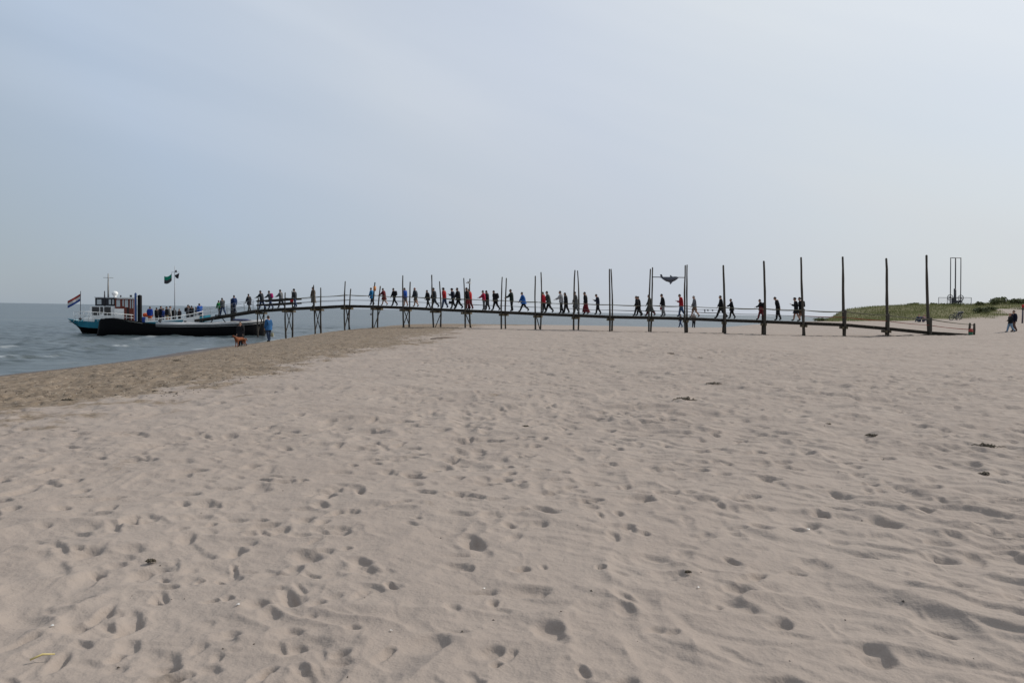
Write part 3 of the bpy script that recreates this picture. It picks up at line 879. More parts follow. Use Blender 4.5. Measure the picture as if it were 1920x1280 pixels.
#@@PART3
# ------------------------------------------------------------------ landing barge and ferry
b0, b1 = at(183, 600, 72.5), at(490, 600, 78.0)
BP = VPlane((b0.x, b0.y), (b1.x - b0.x, b1.y - b0.y))
HEAD = math.atan2(BP.d.y, BP.d.x)
FP = BP.off(4.7)
def loft(mb, secs, mi=0, caps=True):
    n = len(secs[0]); vs = [p for s_ in secs for p in s_]; fs = []
    for j in range(len(secs) - 1):
        for k in range(n - 1):
            fs.append((j * n + k, j * n + k + 1, (j + 1) * n + k + 1, (j + 1) * n + k))
    if caps:
        fs.append(tuple(range(n))); fs.append(tuple((len(secs) - 1) * n + k for k in range(n)))
    mb.add(vs, fs, mi)
def boat_frame(P, name, label, cat):
    root = empty(name, (P.o.x, P.o.y, WATER_Z), HEAD)
    tag(root, label, cat)
    def L(px, py):
        h = P.hit(px, py); return P.u(h), h.z - WATER_Z
    return root, L
M_BLACK = mat('black_hull_paint', (.004, .004, .005), rough=.6, var=.3, scale=2, spec=.12)
M_TEAL = mat('teal_paint', (.02, .17, .24), rough=.4, var=.15, scale=2)
M_WHITE = mat('white_paint', (.78, .78, .76), rough=.45, var=.06, scale=3)
M_MAHOG = mat('mahogany', (.16, .035, .02), rough=.35, var=.35, scale=4, stretch=(1, 1, 6))
M_DGLASS = mat('dark_window', (.02, .022, .025), rough=.12, var=.1, spec=.6)
M_PANE = mat('painted_sky_pane', (.42, .46, .48), rough=.08, var=.15, scale=3, spec=.8)  # brightness of the sky seen through the windows, painted into the pane colour
M_DECK = mat('deck_paint', (.20, .22, .22), rough=.7, var=.2)
M_DARKC = mat('dark_cabin', (.02, .022, .028), rough=.4, var=.2)

def barge():
    root, L = boat_frame(BP, 'landing_barge', 'low black landing barge with grey gunwale in front of the white ferry', 'barge')
    top = [(183, 604), (188, 597.5), (206, 597), (235, 601), (265, 606), (292, 609), (335, 610), (400, 609.5), (440, 608), (475, 605.5), (498, 603), (507, 602)]
    half = [1.2, 1.7, 2.0, 2.1, 2.1, 2.1, 2.1, 2.1, 2.1, 1.8, 1.0, .25]
    secs = []; edge = []; sheer = []
    for (px, py), hb in zip(top, half):
        u, z = L(px, py); c = 2.1
        rake = -.25 if px < 190 else (.0 if px < 470 else -.5 * (px - 470) / 37)
        secs.append([(u, c - hb, z), (u + rake * .3, c - hb * .97, z * .5), (u + rake, c - hb * .86, -.25), (u + rake, c - hb * .5, -.6), (u + rake, c + hb * .5, -.6), (u + rake, c + hb * .86, -.25), (u + rake * .3, c + hb * .97, z * .5), (u, c + hb, z)])
        edge.append((u, c, hb, z))
    mb = MB(); loft(mb, secs); mb.build('hull', M_BLACK, root, True)
    mb = MB(); vs = []; fs = []
    for (u, c, hb, z) in edge: vs += [(u, c - hb, z - .12), (u, c + hb, z - .12)]
    for j in range(len(edge) - 1): fs.append((2 * j, 2 * j + 1, 2 * j + 3, 2 * j + 2))
    mb.add(vs, fs); mb.build('deck', M_DECK, root)
    for s in (-1, 1):
        pts = [Vector((u, c + s * hb, z + .10)) for (u, c, hb, z) in edge[5:]]
        mb = MB(); mb.tube(pts, [.13] * len(pts), 8); mb.build('gunwale', mat('pale_gunwale', (.42, .42, .42), rough=.4, var=.25, scale=1.5), root, True)
        pts = [Vector((u, c + s * (hb + .03), z - .13)) for (u, c, hb, z) in edge[5:-1]]
        mb = MB(); mb.tube(pts, .035, 6); mb.build('rubbing_strake', mat('strake', (.3, .3, .3), var=.3), root, True)
    # trestle that carries the gangway
    u, z = L(410, 606)
    mb = MB()
    for du in (-.5, .5):
        for v in (1.4, 2.8):
            mb.tube([(u + du * 1.6, v, z - .1), (u + du * .4, v, z + .75)], .04, 6)
    mb.box((u, 2.1, z + .78), (.6, 1.7, .08)); mb.build('trestle', M_STEEL, root)
    u, z = L(455, 603); mb = MB(); mb.rbox((u, 3.0, z + .12), (1.6, .7, .25)); mb.build('tarpaulin', mat('blue_tarp', (.06, .07, .14)), root, True)
    for px in (470, 300):
        u, z = L(px, 606); mb = MB(); mb.tube([(u, .35, z), (u, .35, z + .32)], [.07, .09], 8); mb.tube([(u - .18, .35, z + .25), (u + .18, .35, z + .25)], .04, 6); mb.build('bollard', M_STEEL, root, True)
barge()

def flag(root, hoist, fly_vec, w, h, cols, droop, name, seed=1):
    """rippling cloth of horizontal stripes; every stripe a part of its own"""
    n = 14; ns = len(cols); r = random.Random(seed)
    fl = empty(name); fl.parent = root; fl.location = hoist
    fv = Vector(fly_vec).normalized(); side = fv.cross(Vector((0, 0, 1))).normalized()
    for s, c in enumerate(cols):
        mb = MB(); vs = []; fs = []
        for i in range(n + 1):
            t = i / n
            for k in (0, 1, 2):
                hh = h * (s + k / 2) / ns
                p = fv * (t * w) - Vector((0, 0, hh + droop(t) * w + 0)) + side * (.07 * w * math.sin(t * 7 + hh * 1.6) * t)
                vs.append(p)
        for i in range(n):
            for k in (0, 1): fs.append((i * 3 + k, i * 3 + k + 1, i * 3 + k + 4, i * 3 + k + 3))
        mb.add(vs, fs); mb.build('stripe', cloth(c), fl, True)
    return fl

def ferry():
    root, L = boat_frame(FP, 'ferry_boat', 'white and teal passenger ferry with mahogany wheelhouse moored behind the black barge', 'ferry')
    HB = 2.1; C = 2.1
    st = [(121, 597.5, .35), (127, 599, 1.1), (142, 600.8, 1.7), (165, 602.5, 2.05), (190, 604, 2.1), (250, 605, 2.1), (300, 603, 2.1), (340, 600, 2.0), (365, 596, 1.6), (385, 592, .9), (396, 590, .15)]
    secs = []; band = []; edge = []
    for px, py, hb in st:
        u, z = L(px, py)
        rk = max(0, 1.6 - (px - 121) * .042) if px < 165 else (-max(0, (px - 360) * .035))
        lo = z - .62
        secs.append([(u + rk * .45, C - hb * .98, lo), (u + rk, C - hb * .7, -.1), (u + rk, C, -.6), (u + rk, C + hb * .7, -.1), (u + rk * .45, C + hb * .98, lo)])
        band.append([(u + rk * .45, C - hb * .985, lo), (u, C - hb, z), (u, C - hb + .05, z), (u, C + hb - .05, z), (u, C + hb, z), (u + rk * .45, C + hb * .985, lo)])
        edge.append((u, hb, z))
    mb = MB(); loft(mb, secs); mb.build('hull', M_BLACK, root, True)
    for s in (-1, 1):
        mb = MB(); vs = []; fs = []
        for j, (u, hb, z) in enumerate(edge):
            px = st[j][0]; rk = max(0, 1.6 - (px - 121) * .042) if px < 165 else 0
            vs += [(u + rk * .45, C + s * hb * .985, z - .62), (u, C + s * (hb + .02), z), (u, C + s * (hb - .06), z), (u + rk * .45, C + s * (hb * .985 - .06), z - .62)]
        for j in range(len(edge) - 1):
            for k in range(4): fs.append((4 * j + k, 4 * j + (k + 1) % 4, 4 * j + 4 + (k + 1) % 4, 4 * j + 4 + k))
        fs.append((0, 1, 2, 3))
        mb.add(vs, fs); mb.build('bulwark', M_TEAL, root, False)
    mb = MB(); mb.add([(edge[0][0], C - .4, edge[0][2]), (edge[0][0], C + .4, edge[0][2]), (edge[0][0] + .66, C + .4, edge[0][2] - .62), (edge[0][0] + .66, C - .4, edge[0][2] - .62)], [(0, 1, 2, 3)]); mb.build('transom', M_TEAL, root)
    mb = MB(); vs = []; fs = []
    for (u, hb, z) in edge: vs += [(u + .05, C - hb * .97, z - .3), (u + .05, C + hb * .97, z - .3)]
    for j in range(len(edge) - 1): fs.append((2 * j, 2 * j + 1, 2 * j + 3, 2 * j + 2))
    mb.add(vs, fs); mb.build('deck', M_DECK, root)
    def box(nm, x0, x1, y0, y1, v0, v1, m, parent=None):
        (u0, z1), (u1, z0) = L(x0, y0), L(x1, y1)
        mb = MB(); mb.box(((u0 + u1) / 2, (v0 + v1) / 2, (z0 + z1) / 2), (abs(u1 - u0), v1 - v0, abs(z1 - z0)))
        return mb.build(nm, m, parent or root)
    # aft deckhouse, white, with dark panels
    h = box('deckhouse', 166, 214, 574, 606, .9, 3.3, M_WHITE)
    for x0, x1 in ((170.5, 184), (186, 191.5), (193.5, 206)):
        box('window', x0, x1, 575, 591 if x0 != 186 else 588, .86, .93, M_DGLASS, h)
    box('skirting', 166.5, 213.5, 599, 605.5, .85, .91, M_TEAL, h)
    # dark upper cabin with small panes
    cab = box('upper_cabin', 176, 213, 558, 573.7, 1.0, 3.2, M_DARKC)
    for x0, x1 in ((179.5, 188), (202, 206), (208.5, 212)):
        box('pane', x0, x1, 561, 570.5, .96, 1.02, M_PANE, cab)
    box('cabin_roof', 174.5, 214.5, 556.6, 558.2, .85, 3.35, mat('roof_grey', (.25, .26, .3)), cab)
    # mahogany wheelhouse
    wh = box('wheelhouse', 214.2, 250, 559.5, 606, .7, 3.5, M_MAHOG)
    for x0, x1, y1 in ((217, 224, 575), (228.5, 231, 574), (233, 239, 576), (242.5, 244.5, 578), (246.5, 249, 578)):
        box('pane', x0, x1, 562, y1, .66, .72, M_PANE, wh)
    box('door', 236.5, 241, 577, 600, .655, .71, mat('dark_doorway', (.03, .02, .02)), wh)
    box('side_panel', 213.2, 231.5, 578.5, 598.5, .60, .69, M_WHITE, wh)
    box('roof', 213.6, 252.5, 556.8, 559.3, .5, 3.7, M_WHITE, wh)
    box('roof_box', 241, 245, 552.6, 556.7, 1.4, 1.9, M_STEEL, wh)
    box('roof_lamp', 222.5, 225, 553, 556.7, 1.4, 1.7, M_STEEL, wh)
    u, z = L(211.5, 549.5); mb = MB(); mb.ell((u, 2.1, z), (.3, .3, .24), n=12, m=8); mb.box((u, 2.1, z - .38), (.25, .3, .35)); mb.build('radar_dome', M_WHITE, root, True)
    # masts
    def mast(nm, px, y0, y1, r, m, yard=None, v=2.1):
        u, z1 = L(px, y0); _, z0 = L(px, y1)
        mb = MB(); mb.tube([(u, v, z0), (u, v, (z0 + z1) / 2), (u, v, z1)], [r, r * .85, r * .5], 8); o_ = mb.build(nm, m, root, True)
        if yard:
            (ua, za), (ub, _) = L(yard[0], yard[2]), L(yard[1], yard[2])
            mb = MB(); mb.tube([(ua, v, za), (ub, v, za)], .025, 6); mb.build('yard', m, o_)
        return u, z1
    mast('mast', 198.5, 511, 558, .085, mat('grey_mast', (.28, .27, .25)), (189, 208.5, 519))
    mast('exhaust_pipe', 194, 545, 574, .09, M_STEEL, v=1.0)
    mast('foremast', 326.5, 497, 602, .06, mat('pale_mast', (.42, .43, .45)), (320.5, 335.5, 508.5))
    u, z = L(329, 507); mb = MB(); mb.rbox((u, 2.1, z), (.16, .16, .26)); mb.build('masthead_lamp', M_STEEL, root)
    u, z = L(331.5, 516); mb = MB(); mb.add([(u - .28, 2.05, z + .05), (u + .2, 2.1, z + .32), (u + .1, 2.12, z - .28), (u - .1, 2.2, z - .22)], [(0, 1, 2, 3), (0, 3, 2, 1)]); mb.build('pennant', cloth((.05, .05, .06)), root)
    # stern flag
    u, z1 = L(145.5, 545); _, z0 = L(144.5, 603); mb = MB(); mb.tube([(u - .05, 2.1, z0), (u, 2.1, z1)], .03, 6); mb.build('flagstaff', M_STEEL, root)
    flag(root, (u, 2.1, L(145, 549.5)[1]), (-1, -.12, 0), 1.15, .72, [(.26, .04, .035), (.50, .49, .48), (.025, .06, .22)], lambda t: .78 * t - .1 * t * t, 'national_flag', 2)
    u, z = L(320.5, 511.5)
    flag(root, (u, 2.1, z), (-1, .1, 0), .72, .75, [(.012, .20, .13), (.012, .18, .12), (.045, .045, .05), (.045, .045, .05)], lambda t: .35 * t + .25 * math.sin(t * 3), 'green_flag', 5)
    mb = MB(); mb.tube([(L(320.5, 508.5)[0], 2.1, L(320.5, 508.5)[1]), (u, 2.1, z - .7)], .012, 5); mb.build('halyard', M_STEEL, root)
    # rails
    def rail(pts, v, r=.028, m=M_WHITE, nm='rail', posts_to=None, step=9):
        P3 = [Vector((L(x, y)[0], v, L(x, y)[1])) for x, y in pts]
        mb = MB(); mb.tube(P3, r, 6)
        if posts_to:
            x = pts[0][0]
            while x <= pts[-1][0] + .1:
                yy = np.interp(x, [p[0] for p in pts], [p[1] for p in pts])
                mb.tube([(L(x, yy)[0], v, L(x, yy)[1]), (L(x, yy)[0], v, L(x, posts_to)[1])], .022, 5)
                x += step
        return mb.build(nm, m, root, True)
    for v in (.12, 4.08):
        rail([(138, 584), (166, 584.5), (205, 587), (250, 590.5)], v, .035, M_WHITE, 'rail', 603)
        rail([(138, 591), (166, 591.5), (205, 593), (250, 596)], v, .028, M_WHITE, 'rail')
        rail([(272, 598.5), (300, 597), (340, 592), (362, 588), (381, 583.5)], v + (.25 if v < 2 else -.25), .045, M_WHITE, 'rail', 606, 12)
        rail([(300, 602), (340, 598), (362, 594.5), (381, 590)], v + (.25 if v < 2 else -.25), .035, M_WHITE, 'rail')
    # white fore bulwark with freeing ports
    vs = []; pp = [(272, 600.5, 610), (300, 600, 610), (335, 598, 609), (358, 595, 607), (374, 592, 604)]
    mb = MB()
    for s, v in ((0, .18), (1, 4.02)):
        pr = [L(x, y0) for x, y0, y1 in pp] + [L(x, y1) for x, y0, y1 in pp][::-1]
        mb.prism(pr, v - .04, v + .04)
    fb = mb.build('fore_bulwark', M_WHITE, root)
    for px in (299, 326, 336.5, 347):
        (u0, z0), (u1, z1) = L(px - 2.4, 604.2), L(px + 2.4, 601.4); mb = MB(); mb.box(((u0 + u1) / 2, .13, (z0 + z1) / 2), (u1 - u0, .03, z1 - z0)); mb.build('freeing_port', M_DGLASS, fb)
    (u0, z0), (u1, z1) = L(352, 606), L(381, 600); mb = MB(); mb.box(((u0 + u1) / 2, 2.1, (z0 + z1) / 2), (u1 - u0, 2.6, z1 - z0)); mb.build('fore_hatch', M_TEAL, root)
    (u0, z0), (u1, z1) = L(166, 605), L(191, 595.5); mb = MB(); mb.rbox(((u0 + u1) / 2 - .6, .55, (z0 + z1) / 2), (u1 - u0 - .2, .45, z1 - z0)); mb.build('locker', M_WHITE, root)
    u, z = L(149, 598); mb = MB(); mb.ell((u, .6, z), (.14, .14, .14), n=10, m=6); mb.build('fender', M_STEEL, root, True)
    u, z = L(139, 596); mb = MB(); mb.tube([(u, .8, z - .4), (u, .8, z + .3), (u + .2, .8, z + .5), (u + .4, .8, z + .3), (u + .4, .8, z - .4)], .035, 6); mb.build('stern_arch', M_WHITE, root, True)
    u, z = L(150, 574); mb = MB(); mb.tube([(u - .15, 2.6, z - 1.4), (u, 2.6, z), (u + .15, 2.6, z - 1.4)], .03, 6); mb.build('stern_frame', M_WHITE, root)
    u, z = L(275, 591); mb = MB(); mb.rbox((u, 2.4, z), (1.0, .9, .42)); mb.tube([(u - .45, 2.0, z - .3), (u - .45, 2.0, z - .9)], .04, 6); mb.tube([(u + .4, 2.0, z - .3), (u + .4, 2.0, z - .9)], .04, 6)
    mb.build('life_raft', mat('orange_raft', (.75, .15, .05), rough=.6, var=.1), root, True)
    u, z = L(267, 602); mb = MB(); mb.rbox((u, 1.2, z), (.5, .5, .8)); mb.build('blue_bin', mat('blue_bin', (.02, .06, .28)), root, True)
ferry()

def pile(P, px, y0, r, m, name, label, lean=0.0, group='mooring piles by the barge'):
    t = P.hit(px, y0); root = empty(name, (t.x, t.y, WATER_Z - 1.5)); tag(root, label, 'pile', group)
    h = t.z - WATER_Z + 1.5
    mb = MB(); mb.tube([(0, 0, 0), (lean * .5, 0, h * .5), (lean, 0, h - .06), (lean, 0, h)], [r, r, r, r * .8], 14); mb.build('shaft', m, root, True)
    mb = MB(); mb.tube([(lean, 0, h), (lean, 0, h + .05)], [r * .5, r * .3], 10); mb.build('cap', M_STEEL, root, True)
    return root
PP = BP.off(4.45)
pile(PP, 254.2, 549.5, .11, mat('blue_pile', (.03, .07, .19), rough=.5), 'mooring_pile', 'slim blue mooring pile beside the ferry wheelhouse')
pile(PP, 262, 553.5, .21, M_BLACK, 'mooring_pile', 'thick black mooring pile just right of the blue one')
pile(PP, 436.5, 560, .23, mat('tarred_pile', (.03, .028, .03), rough=.8, var=.5, scale=2), 'mooring_pile', 'thick tarred mooring pile standing under the gangway')

# gangway from the jetty head down to the ferry
GA = deck_at(DU[-1] + .0) + JD * .25; GB = FP.off(1.6).hit(356, 602.5); GB.z = FP.off(1.6).hit(356, 601.5).z
gang = empty('gangway', GA); tag(gang, 'sloping gangway with thin railings from the jetty head to the ferry', 'gangway')
gd = (GB - GA); GL = gd.length; gx = gd.normalized(); gy = Vector((-gx.y, gx.x, 0)).normalized(); gzv = gx.cross(gy)
if gzv.z < 0: gy = -gy; gzv = gx.cross(gy)
GM = Matrix((gx, gy, gzv)).transposed()
for s in (-1, 1):
    mb = MB(); mb.box(gd / 2 + gy * (s * .48) - gzv * .13, (GL, .07, .2), GM); mb.build('side_beam', M_BEAM, gang)
    for hz in (.5, .95):
        mb = MB(); mb.tube([gy * (s * .5) + gzv * hz + gx * .2, gd + gy * (s * .5) + gzv * hz], .018, 6); mb.build('rail', M_GALV, gang)
    for k in range(9):
        t = .15 + (GL - .3) * k / 8
        mb = MB(); mb.tube([gx * t + gy * (s * .5) - gzv * .05, gx * t + gy * (s * .5) + gzv * .97], .018, 6); mb.build('stanchion', M_GALV, gang)
mb = MB(); t = .05
while t < GL:
    mb.box(gx * t - gzv * .015, (.13, .92, .03), GM); t += .16
o = mb.build('tread_boards', M_PLANK, gang); o['kind'] = 'stuff'
def gang_at(px):
    lo, hi = 0., 1.
    P_ = VPlane((GA.x, GA.y), (gd.x, gd.y)); h = P_.hit(px, 590)
    t = (Vector((h.x, h.y)) - Vector((GA.x, GA.y))).dot(Vector((gd.x, gd.y))) / Vector((gd.x, gd.y)).length_squared
    return GA + gd * t

# litter bin at the jetty end
p = JF.off(-.35).hit(1820, 626); rt = empty('litter_bin', (p.x, p.y, gz(p.x, p.y))); tag(rt, 'small green litter bin with red top at the landward end of the jetty', 'bin')
mb = MB(); mb.tube([(0, 0, 0), (0, 0, .28)], [.13, .15], 12); mb.build('body', mat('green_bin', (.03, .12, .07)), rt, True)
mb = MB(); mb.tube([(0, 0, .28), (0, 0, .42)], [.165, .15], 12); mb.build('lid', mat('red_bin_top', (.32, .05, .04)), rt, True)

# small buoy out at sea behind the jetty
p = at(696, 583.5, 380); rt = empty('buoy', (p.x, p.y, WATER_Z)); tag(rt, 'small dark channel buoy on the sea seen under the jetty', 'buoy')
mb = MB(); mb.tube([(0, 0, -.3), (0, 0, .4), (0, 0, .7)], [.6, .6, .25], 12); mb.build('float', M_STEEL, rt, True)
mb = MB(); mb.tube([(0, 0, .6), (0, 0, 2.0)], .1, 8); mb.build('topmark', M_STEEL, rt, True)
#@@PART4
# ------------------------------------------------------------------ people
M_SKIN = mat('skin', (.42, .25, .18), rough=.6, var=.08)
M_EYE = mat('eye', (.03, .025, .02), rough=.3)
HAIR = {'brown': (.06, .035, .02), 'dark': (.018, .015, .013), 'grey': (.30, .29, .28), 'blond': (.32, .23, .13), 'red': (.20, .06, .03)}
def rx(a, v): return Matrix.Rotation(a, 3, 'X') @ Vector(v)
def skinned(verts, edges, radii, levels=2):
    me_ = bpy.data.meshes.new('skin_tmp'); me_.from_pydata([tuple(v) for v in verts], edges, [])
    o_ = bpy.data.objects.new('skin_tmp', me_); COL.objects.link(o_)
    sk = o_.modifiers.new('s', 'SKIN'); sk.use_smooth_shade = True
    for i, r in enumerate(radii):
        me_.skin_vertices[0].data[i].radius = (r if isinstance(r, tuple) else (r, r))
        me_.skin_vertices[0].data[i].use_root = (i == 0)
    ss_ = o_.modifiers.new('u', 'SUBSURF'); ss_.levels = levels; ss_.render_levels = levels
    dg = bpy.context.evaluated_depsgraph_get()
    ev = o_.evaluated_get(dg); m2 = bpy.data.meshes.new_from_object(ev)
    vs = [v.co.copy() for v in m2.vertices]; fs = [tuple(p.vertices) for p in m2.polygons]
    bpy.data.objects.remove(o_); bpy.data.meshes.remove(me_); bpy.data.meshes.remove(m2)
    return vs, fs
def seg_d(p, a, b):
    ab = b - a; t = max(0., min(1., (p - a).dot(ab) / max(ab.length_squared, 1e-9)))
    return (p - (a + ab * t)).length
def head_shape(p):
    q = p.copy()
    if q.z < 0:
        k = 1 + .28 * q.z; q.x *= k
        if q.y < 0: q.y *= 1 + .25 * q.z
    if q.y > .7 and -.35 < q.z < .2 and abs(q.x) < .35: q.y += .16                 # nose
    if q.z < -.6 and q.y > 0: q.y += .12                                            # chin
    return q
def add_hand(mb, w, d, side, mi):
    """palm with four fingers of different length and a thumb, lightly curled"""
    d = d.normalized(); x = side.cross(d).normalized(); n_ = d.cross(x).normalized()
    c = w + d * .045
    M = Matrix((x, n_, d)).transposed()
    mb.rbox(c, (.035, .075, .09), M, mi)
    for k, (o_, L_) in enumerate(((-.029, .062), (-.010, .072), (.009, .068), (.028, .052))):
        b = c + d * .04 + n_ * o_
        mb.tube([b, b + d * L_ * .55 + x * .006, b + d * L_ * .95 + x * .024], [.0095, .0088, .007], 6, mi)
    b = c - d * .015 - n_ * .034
    mb.tube([b, b + d * .03 - n_ * .022 + x * .01, b + d * .058 - n_ * .026 + x * .02], [.012, .0105, .008], 6, mi)

def person(loc, head, H, label, group, jacket, trousers, hair='dark', stride=0.0, lean=0.0, look=0.0, arms='swing', hat=None,
           shorts=False, shoes=(.03, .03, .03), coat=None, skirt=None, pack=None, bulk=1.0, sleeves=True, pose='stand', long_hair=False, hood=False, seed=0, girth=1.0):
    r = random.Random(seed * 13 + int(loc[0] * 100))
    s = H / 1.72; jacket = tuple(k * .8 for k in jacket)
    root = empty('person', loc, head); tag(root, label, 'person', group)
    th, sh = .43, .42
    V = {}; st = math.radians(stride)
    if pose == 'sit':
        V['pel'] = Vector((0, 0, .14)); legs = []
        for sx in (-1, 1):
            hp = Vector((sx * .09, .02, .14)); kn = hp + Vector((sx * .06, .30, .30)); an = kn + Vector((0, .28, -.33)); to = an + Vector((0, .15, -.02))
            legs.append((hp, kn, an, to))
        lean = lean or 8
    else:
        ph = 1 if r.random() < .5 else -1
        legs = []
        for sx in (-1, 1):
            fwd = (sx == ph); a = st * (1.0 if fwd else -.9); kb = math.radians(4 if fwd else 12 + stride * .7) if stride else math.radians(3)
            hp = Vector((sx * .085, 0, 0)); kn = hp + Vector((sx * .015, math.sin(a) * th, -math.cos(a) * th))
            a2 = a - kb; an = kn + Vector((0, math.sin(a2) * sh, -math.cos(a2) * sh))
            fa = 0.1 if fwd and stride else (-.5 if stride > 12 else 0)
            to = an + Vector((sx * .03, .16 * math.cos(fa), .16 * math.sin(fa) - .045))
            legs.append((hp, kn, an, to))
        low = min(min(l[2].z - .08, l[3].z - .035) for l in legs)
        up_ = Vector((0, 0, -low)); legs = [tuple(p + up_ for p in l) for l in legs]
        V['pel'] = Vector((0, 0, .02)) + up_
    ln = math.radians(lean); base = V['pel']
    def U(x, y, z): return base + rx(-ln, (x, y, z))
    V['wai'] = U(0, .0, .16); V['che'] = U(0, .01, .36); V['nkb'] = U(0, .0, .53)
    hd_a = ln * .55 + math.radians(look)
    V['nck'] = V['nkb'] + rx(-hd_a, (0, .02, .075))
    hc = V['nck'] + rx(-hd_a, (0, .03, .09))
    arm = []
    for sx in (-1, 1):
        shd = U(sx * .185, .0, .47)
        if arms == 'swing':
            a = math.radians(stride * .5 + 3) * (1 if sx != (1 if legs[1][2].y > legs[0][2].y else -1) else -1); e = math.radians(18)
        elif arms == 'phone': a, e = math.radians(8), math.radians(105)
        elif arms == 'rail': a, e = (math.radians(30), math.radians(38)) if sx < 0 else (math.radians(-6), math.radians(15))
        elif arms == 'fold': a, e = math.radians(6), math.radians(100)
        elif arms == 'back': a, e = math.radians(-24), math.radians(-10)
        elif arms == 'knees': a, e = math.radians(60), math.radians(20)
        else: a, e = math.radians(3), math.radians(8)
        a += ln * .3
        elb = shd + Vector((sx * .025, math.sin(a) * .28, -math.cos(a) * .28))
        inw = -.06 * sx if arms in ('phone', 'fold') else .0
        wr = elb + Vector((inw, math.sin(a + e) * .25, -math.cos(a + e) * .25))
        if arms == 'fold': wr.x -= sx * .12
        arm.append((shd, elb, wr))
    names = [V['pel'], V['wai'], V['che'], V['nkb'], V['nck']]
    b_ = bulk * 1.1
    rad = [(.20 * b_ * girth, .17 * b_ * girth), (.20 * b_ * girth, .17 * b_ * girth), (.235 * b_, .185 * b_), (.13, .115), .078]
    ed = [(0, 1), (1, 2), (2, 3), (3, 4)]; seg = [('j', 0, 1), ('j', 1, 2), ('j', 2, 3), ('s', 3, 4)]
    if V['nkb']: pass
    lowm = 's' if shorts else 't'
    for l in legs:
        k = len(names); names += list(l); rad += [.135, .098 if not shorts else .082, .072 if not shorts else .06, .055]
        ed += [(0, k), (k, k + 1), (k + 1, k + 2), (k + 2, k + 3)]
        seg += [('t', k, k + 1), (lowm, k + 1, k + 2), ('b', k + 2, k + 3)]
    for a_ in arm:
        k = len(names); names += list(a_); rad += [.115 * b_, .086 * b_, .062 * (b_ if sleeves else 1)]
        ed += [(2, k), (k, k + 1), (k + 1, k + 2)]; seg += [('j', k, k + 1), ('j' if sleeves else 's', k + 1, k + 2)]
    vs, fs = skinned(names, ed, rad)
    mats = [cloth(jacket), cloth(trousers), M_SKIN, mat('shoe_%d' % int(shoes[0] * 100), shoes, rough=.6), M_EYE]
    mi = {'j': 0, 't': 1, 's': 2, 'b': 3}
    mb = MB(); mb.v = [tuple(v) for v in vs]; mb.f = fs
    for f_ in fs:
        c = Vector((0, 0, 0))
        for i in f_: c += vs[i]
        c /= len(f_)
        best = min(seg, key=lambda g: seg_d(c, names[g[1]], names[g[2]]))
        t_ = best[0]
        if t_ == 't' and (c - legs[0][0]).length and c.z > max(l[0].z for l in legs) - .06 and pose != 'sit': t_ = 'j'
        if t_ == 't' and shorts:
            kn = names[best[2]]
            if (c - kn).length < .11: t_ = 's'
        mb.m.append(mi[t_])
    for sx, a_ in zip((-1, 1), arm):
        add_hand(mb, a_[2], a_[2] - a_[1], Vector((sx, .2, 0)), 2)
    HM = Matrix.Rotation(-hd_a, 3, 'X')
    mb.ell(hc, (.078, .098, .122), HM, 14, 10, 2, head_shape)
    for sx in (-1, 1):
        mb.ell(hc + HM @ Vector((sx * .078, -.005, -.005)), (.012, .022, .034), HM, 8, 6, 2)
        mb.ell(hc + HM @ Vector((sx * .032, .085, .012)), (.012, .008, .007), HM, 8, 6, 4)
    mb.ell(hc + HM @ Vector((0, .086, -.062)), (.026, .008, .006), HM, 8, 4, 4)
    mb.v = [tuple(Vector(p) * s) for p in mb.v]
    body = mb.build('body', mats, root, True, fixn=False)
    def part(nm, mbx, m, smooth=True, parent=None):
        mbx.v = [tuple(Vector(p) * s) for p in mbx.v]; return mbx.build(nm, m, parent or root, smooth)
    # hair / hat / hood
    mb = MB()
    def cap(p):
        q = p.copy()
        if q.y > .25 and q.z < .35: q = q * .80
        if q.z < -.45: q = q * (.9 if long_hair else .72)
        return q
    mb.ell(hc + HM @ Vector((0, -.012, .018)), (.088, .107, .125), HM, 12, 8, 0, cap)
    if long_hair: mb.rbox(hc + HM @ Vector((0, -.075, -.13)), (.14, .07, .26), HM)
    part('hair' if not hood else 'hood', mb, cloth(jacket) if hood else mat('hair_' + hair, HAIR[hair], rough=.6, var=.3, scale=20))
    if hat:
        mb = MB(); mb.tube([hc + HM @ Vector((0, 0, .065)), hc + HM @ Vector((0, 0, .10)), hc + HM @ Vector((0, 0, .15))], [.10, .098, .07], 14)
        mb.tube([hc + HM @ Vector((0, .0, .062)), hc + HM @ Vector((0, 0, .074))], [.165 if hat[1] else .10] * 2, 16)
        if not hat[1]: mb.rbox(hc + HM @ Vector((0, .12, .066)), (.13, .12, .02), HM)
        part('hat', mb, cloth(hat[0]))
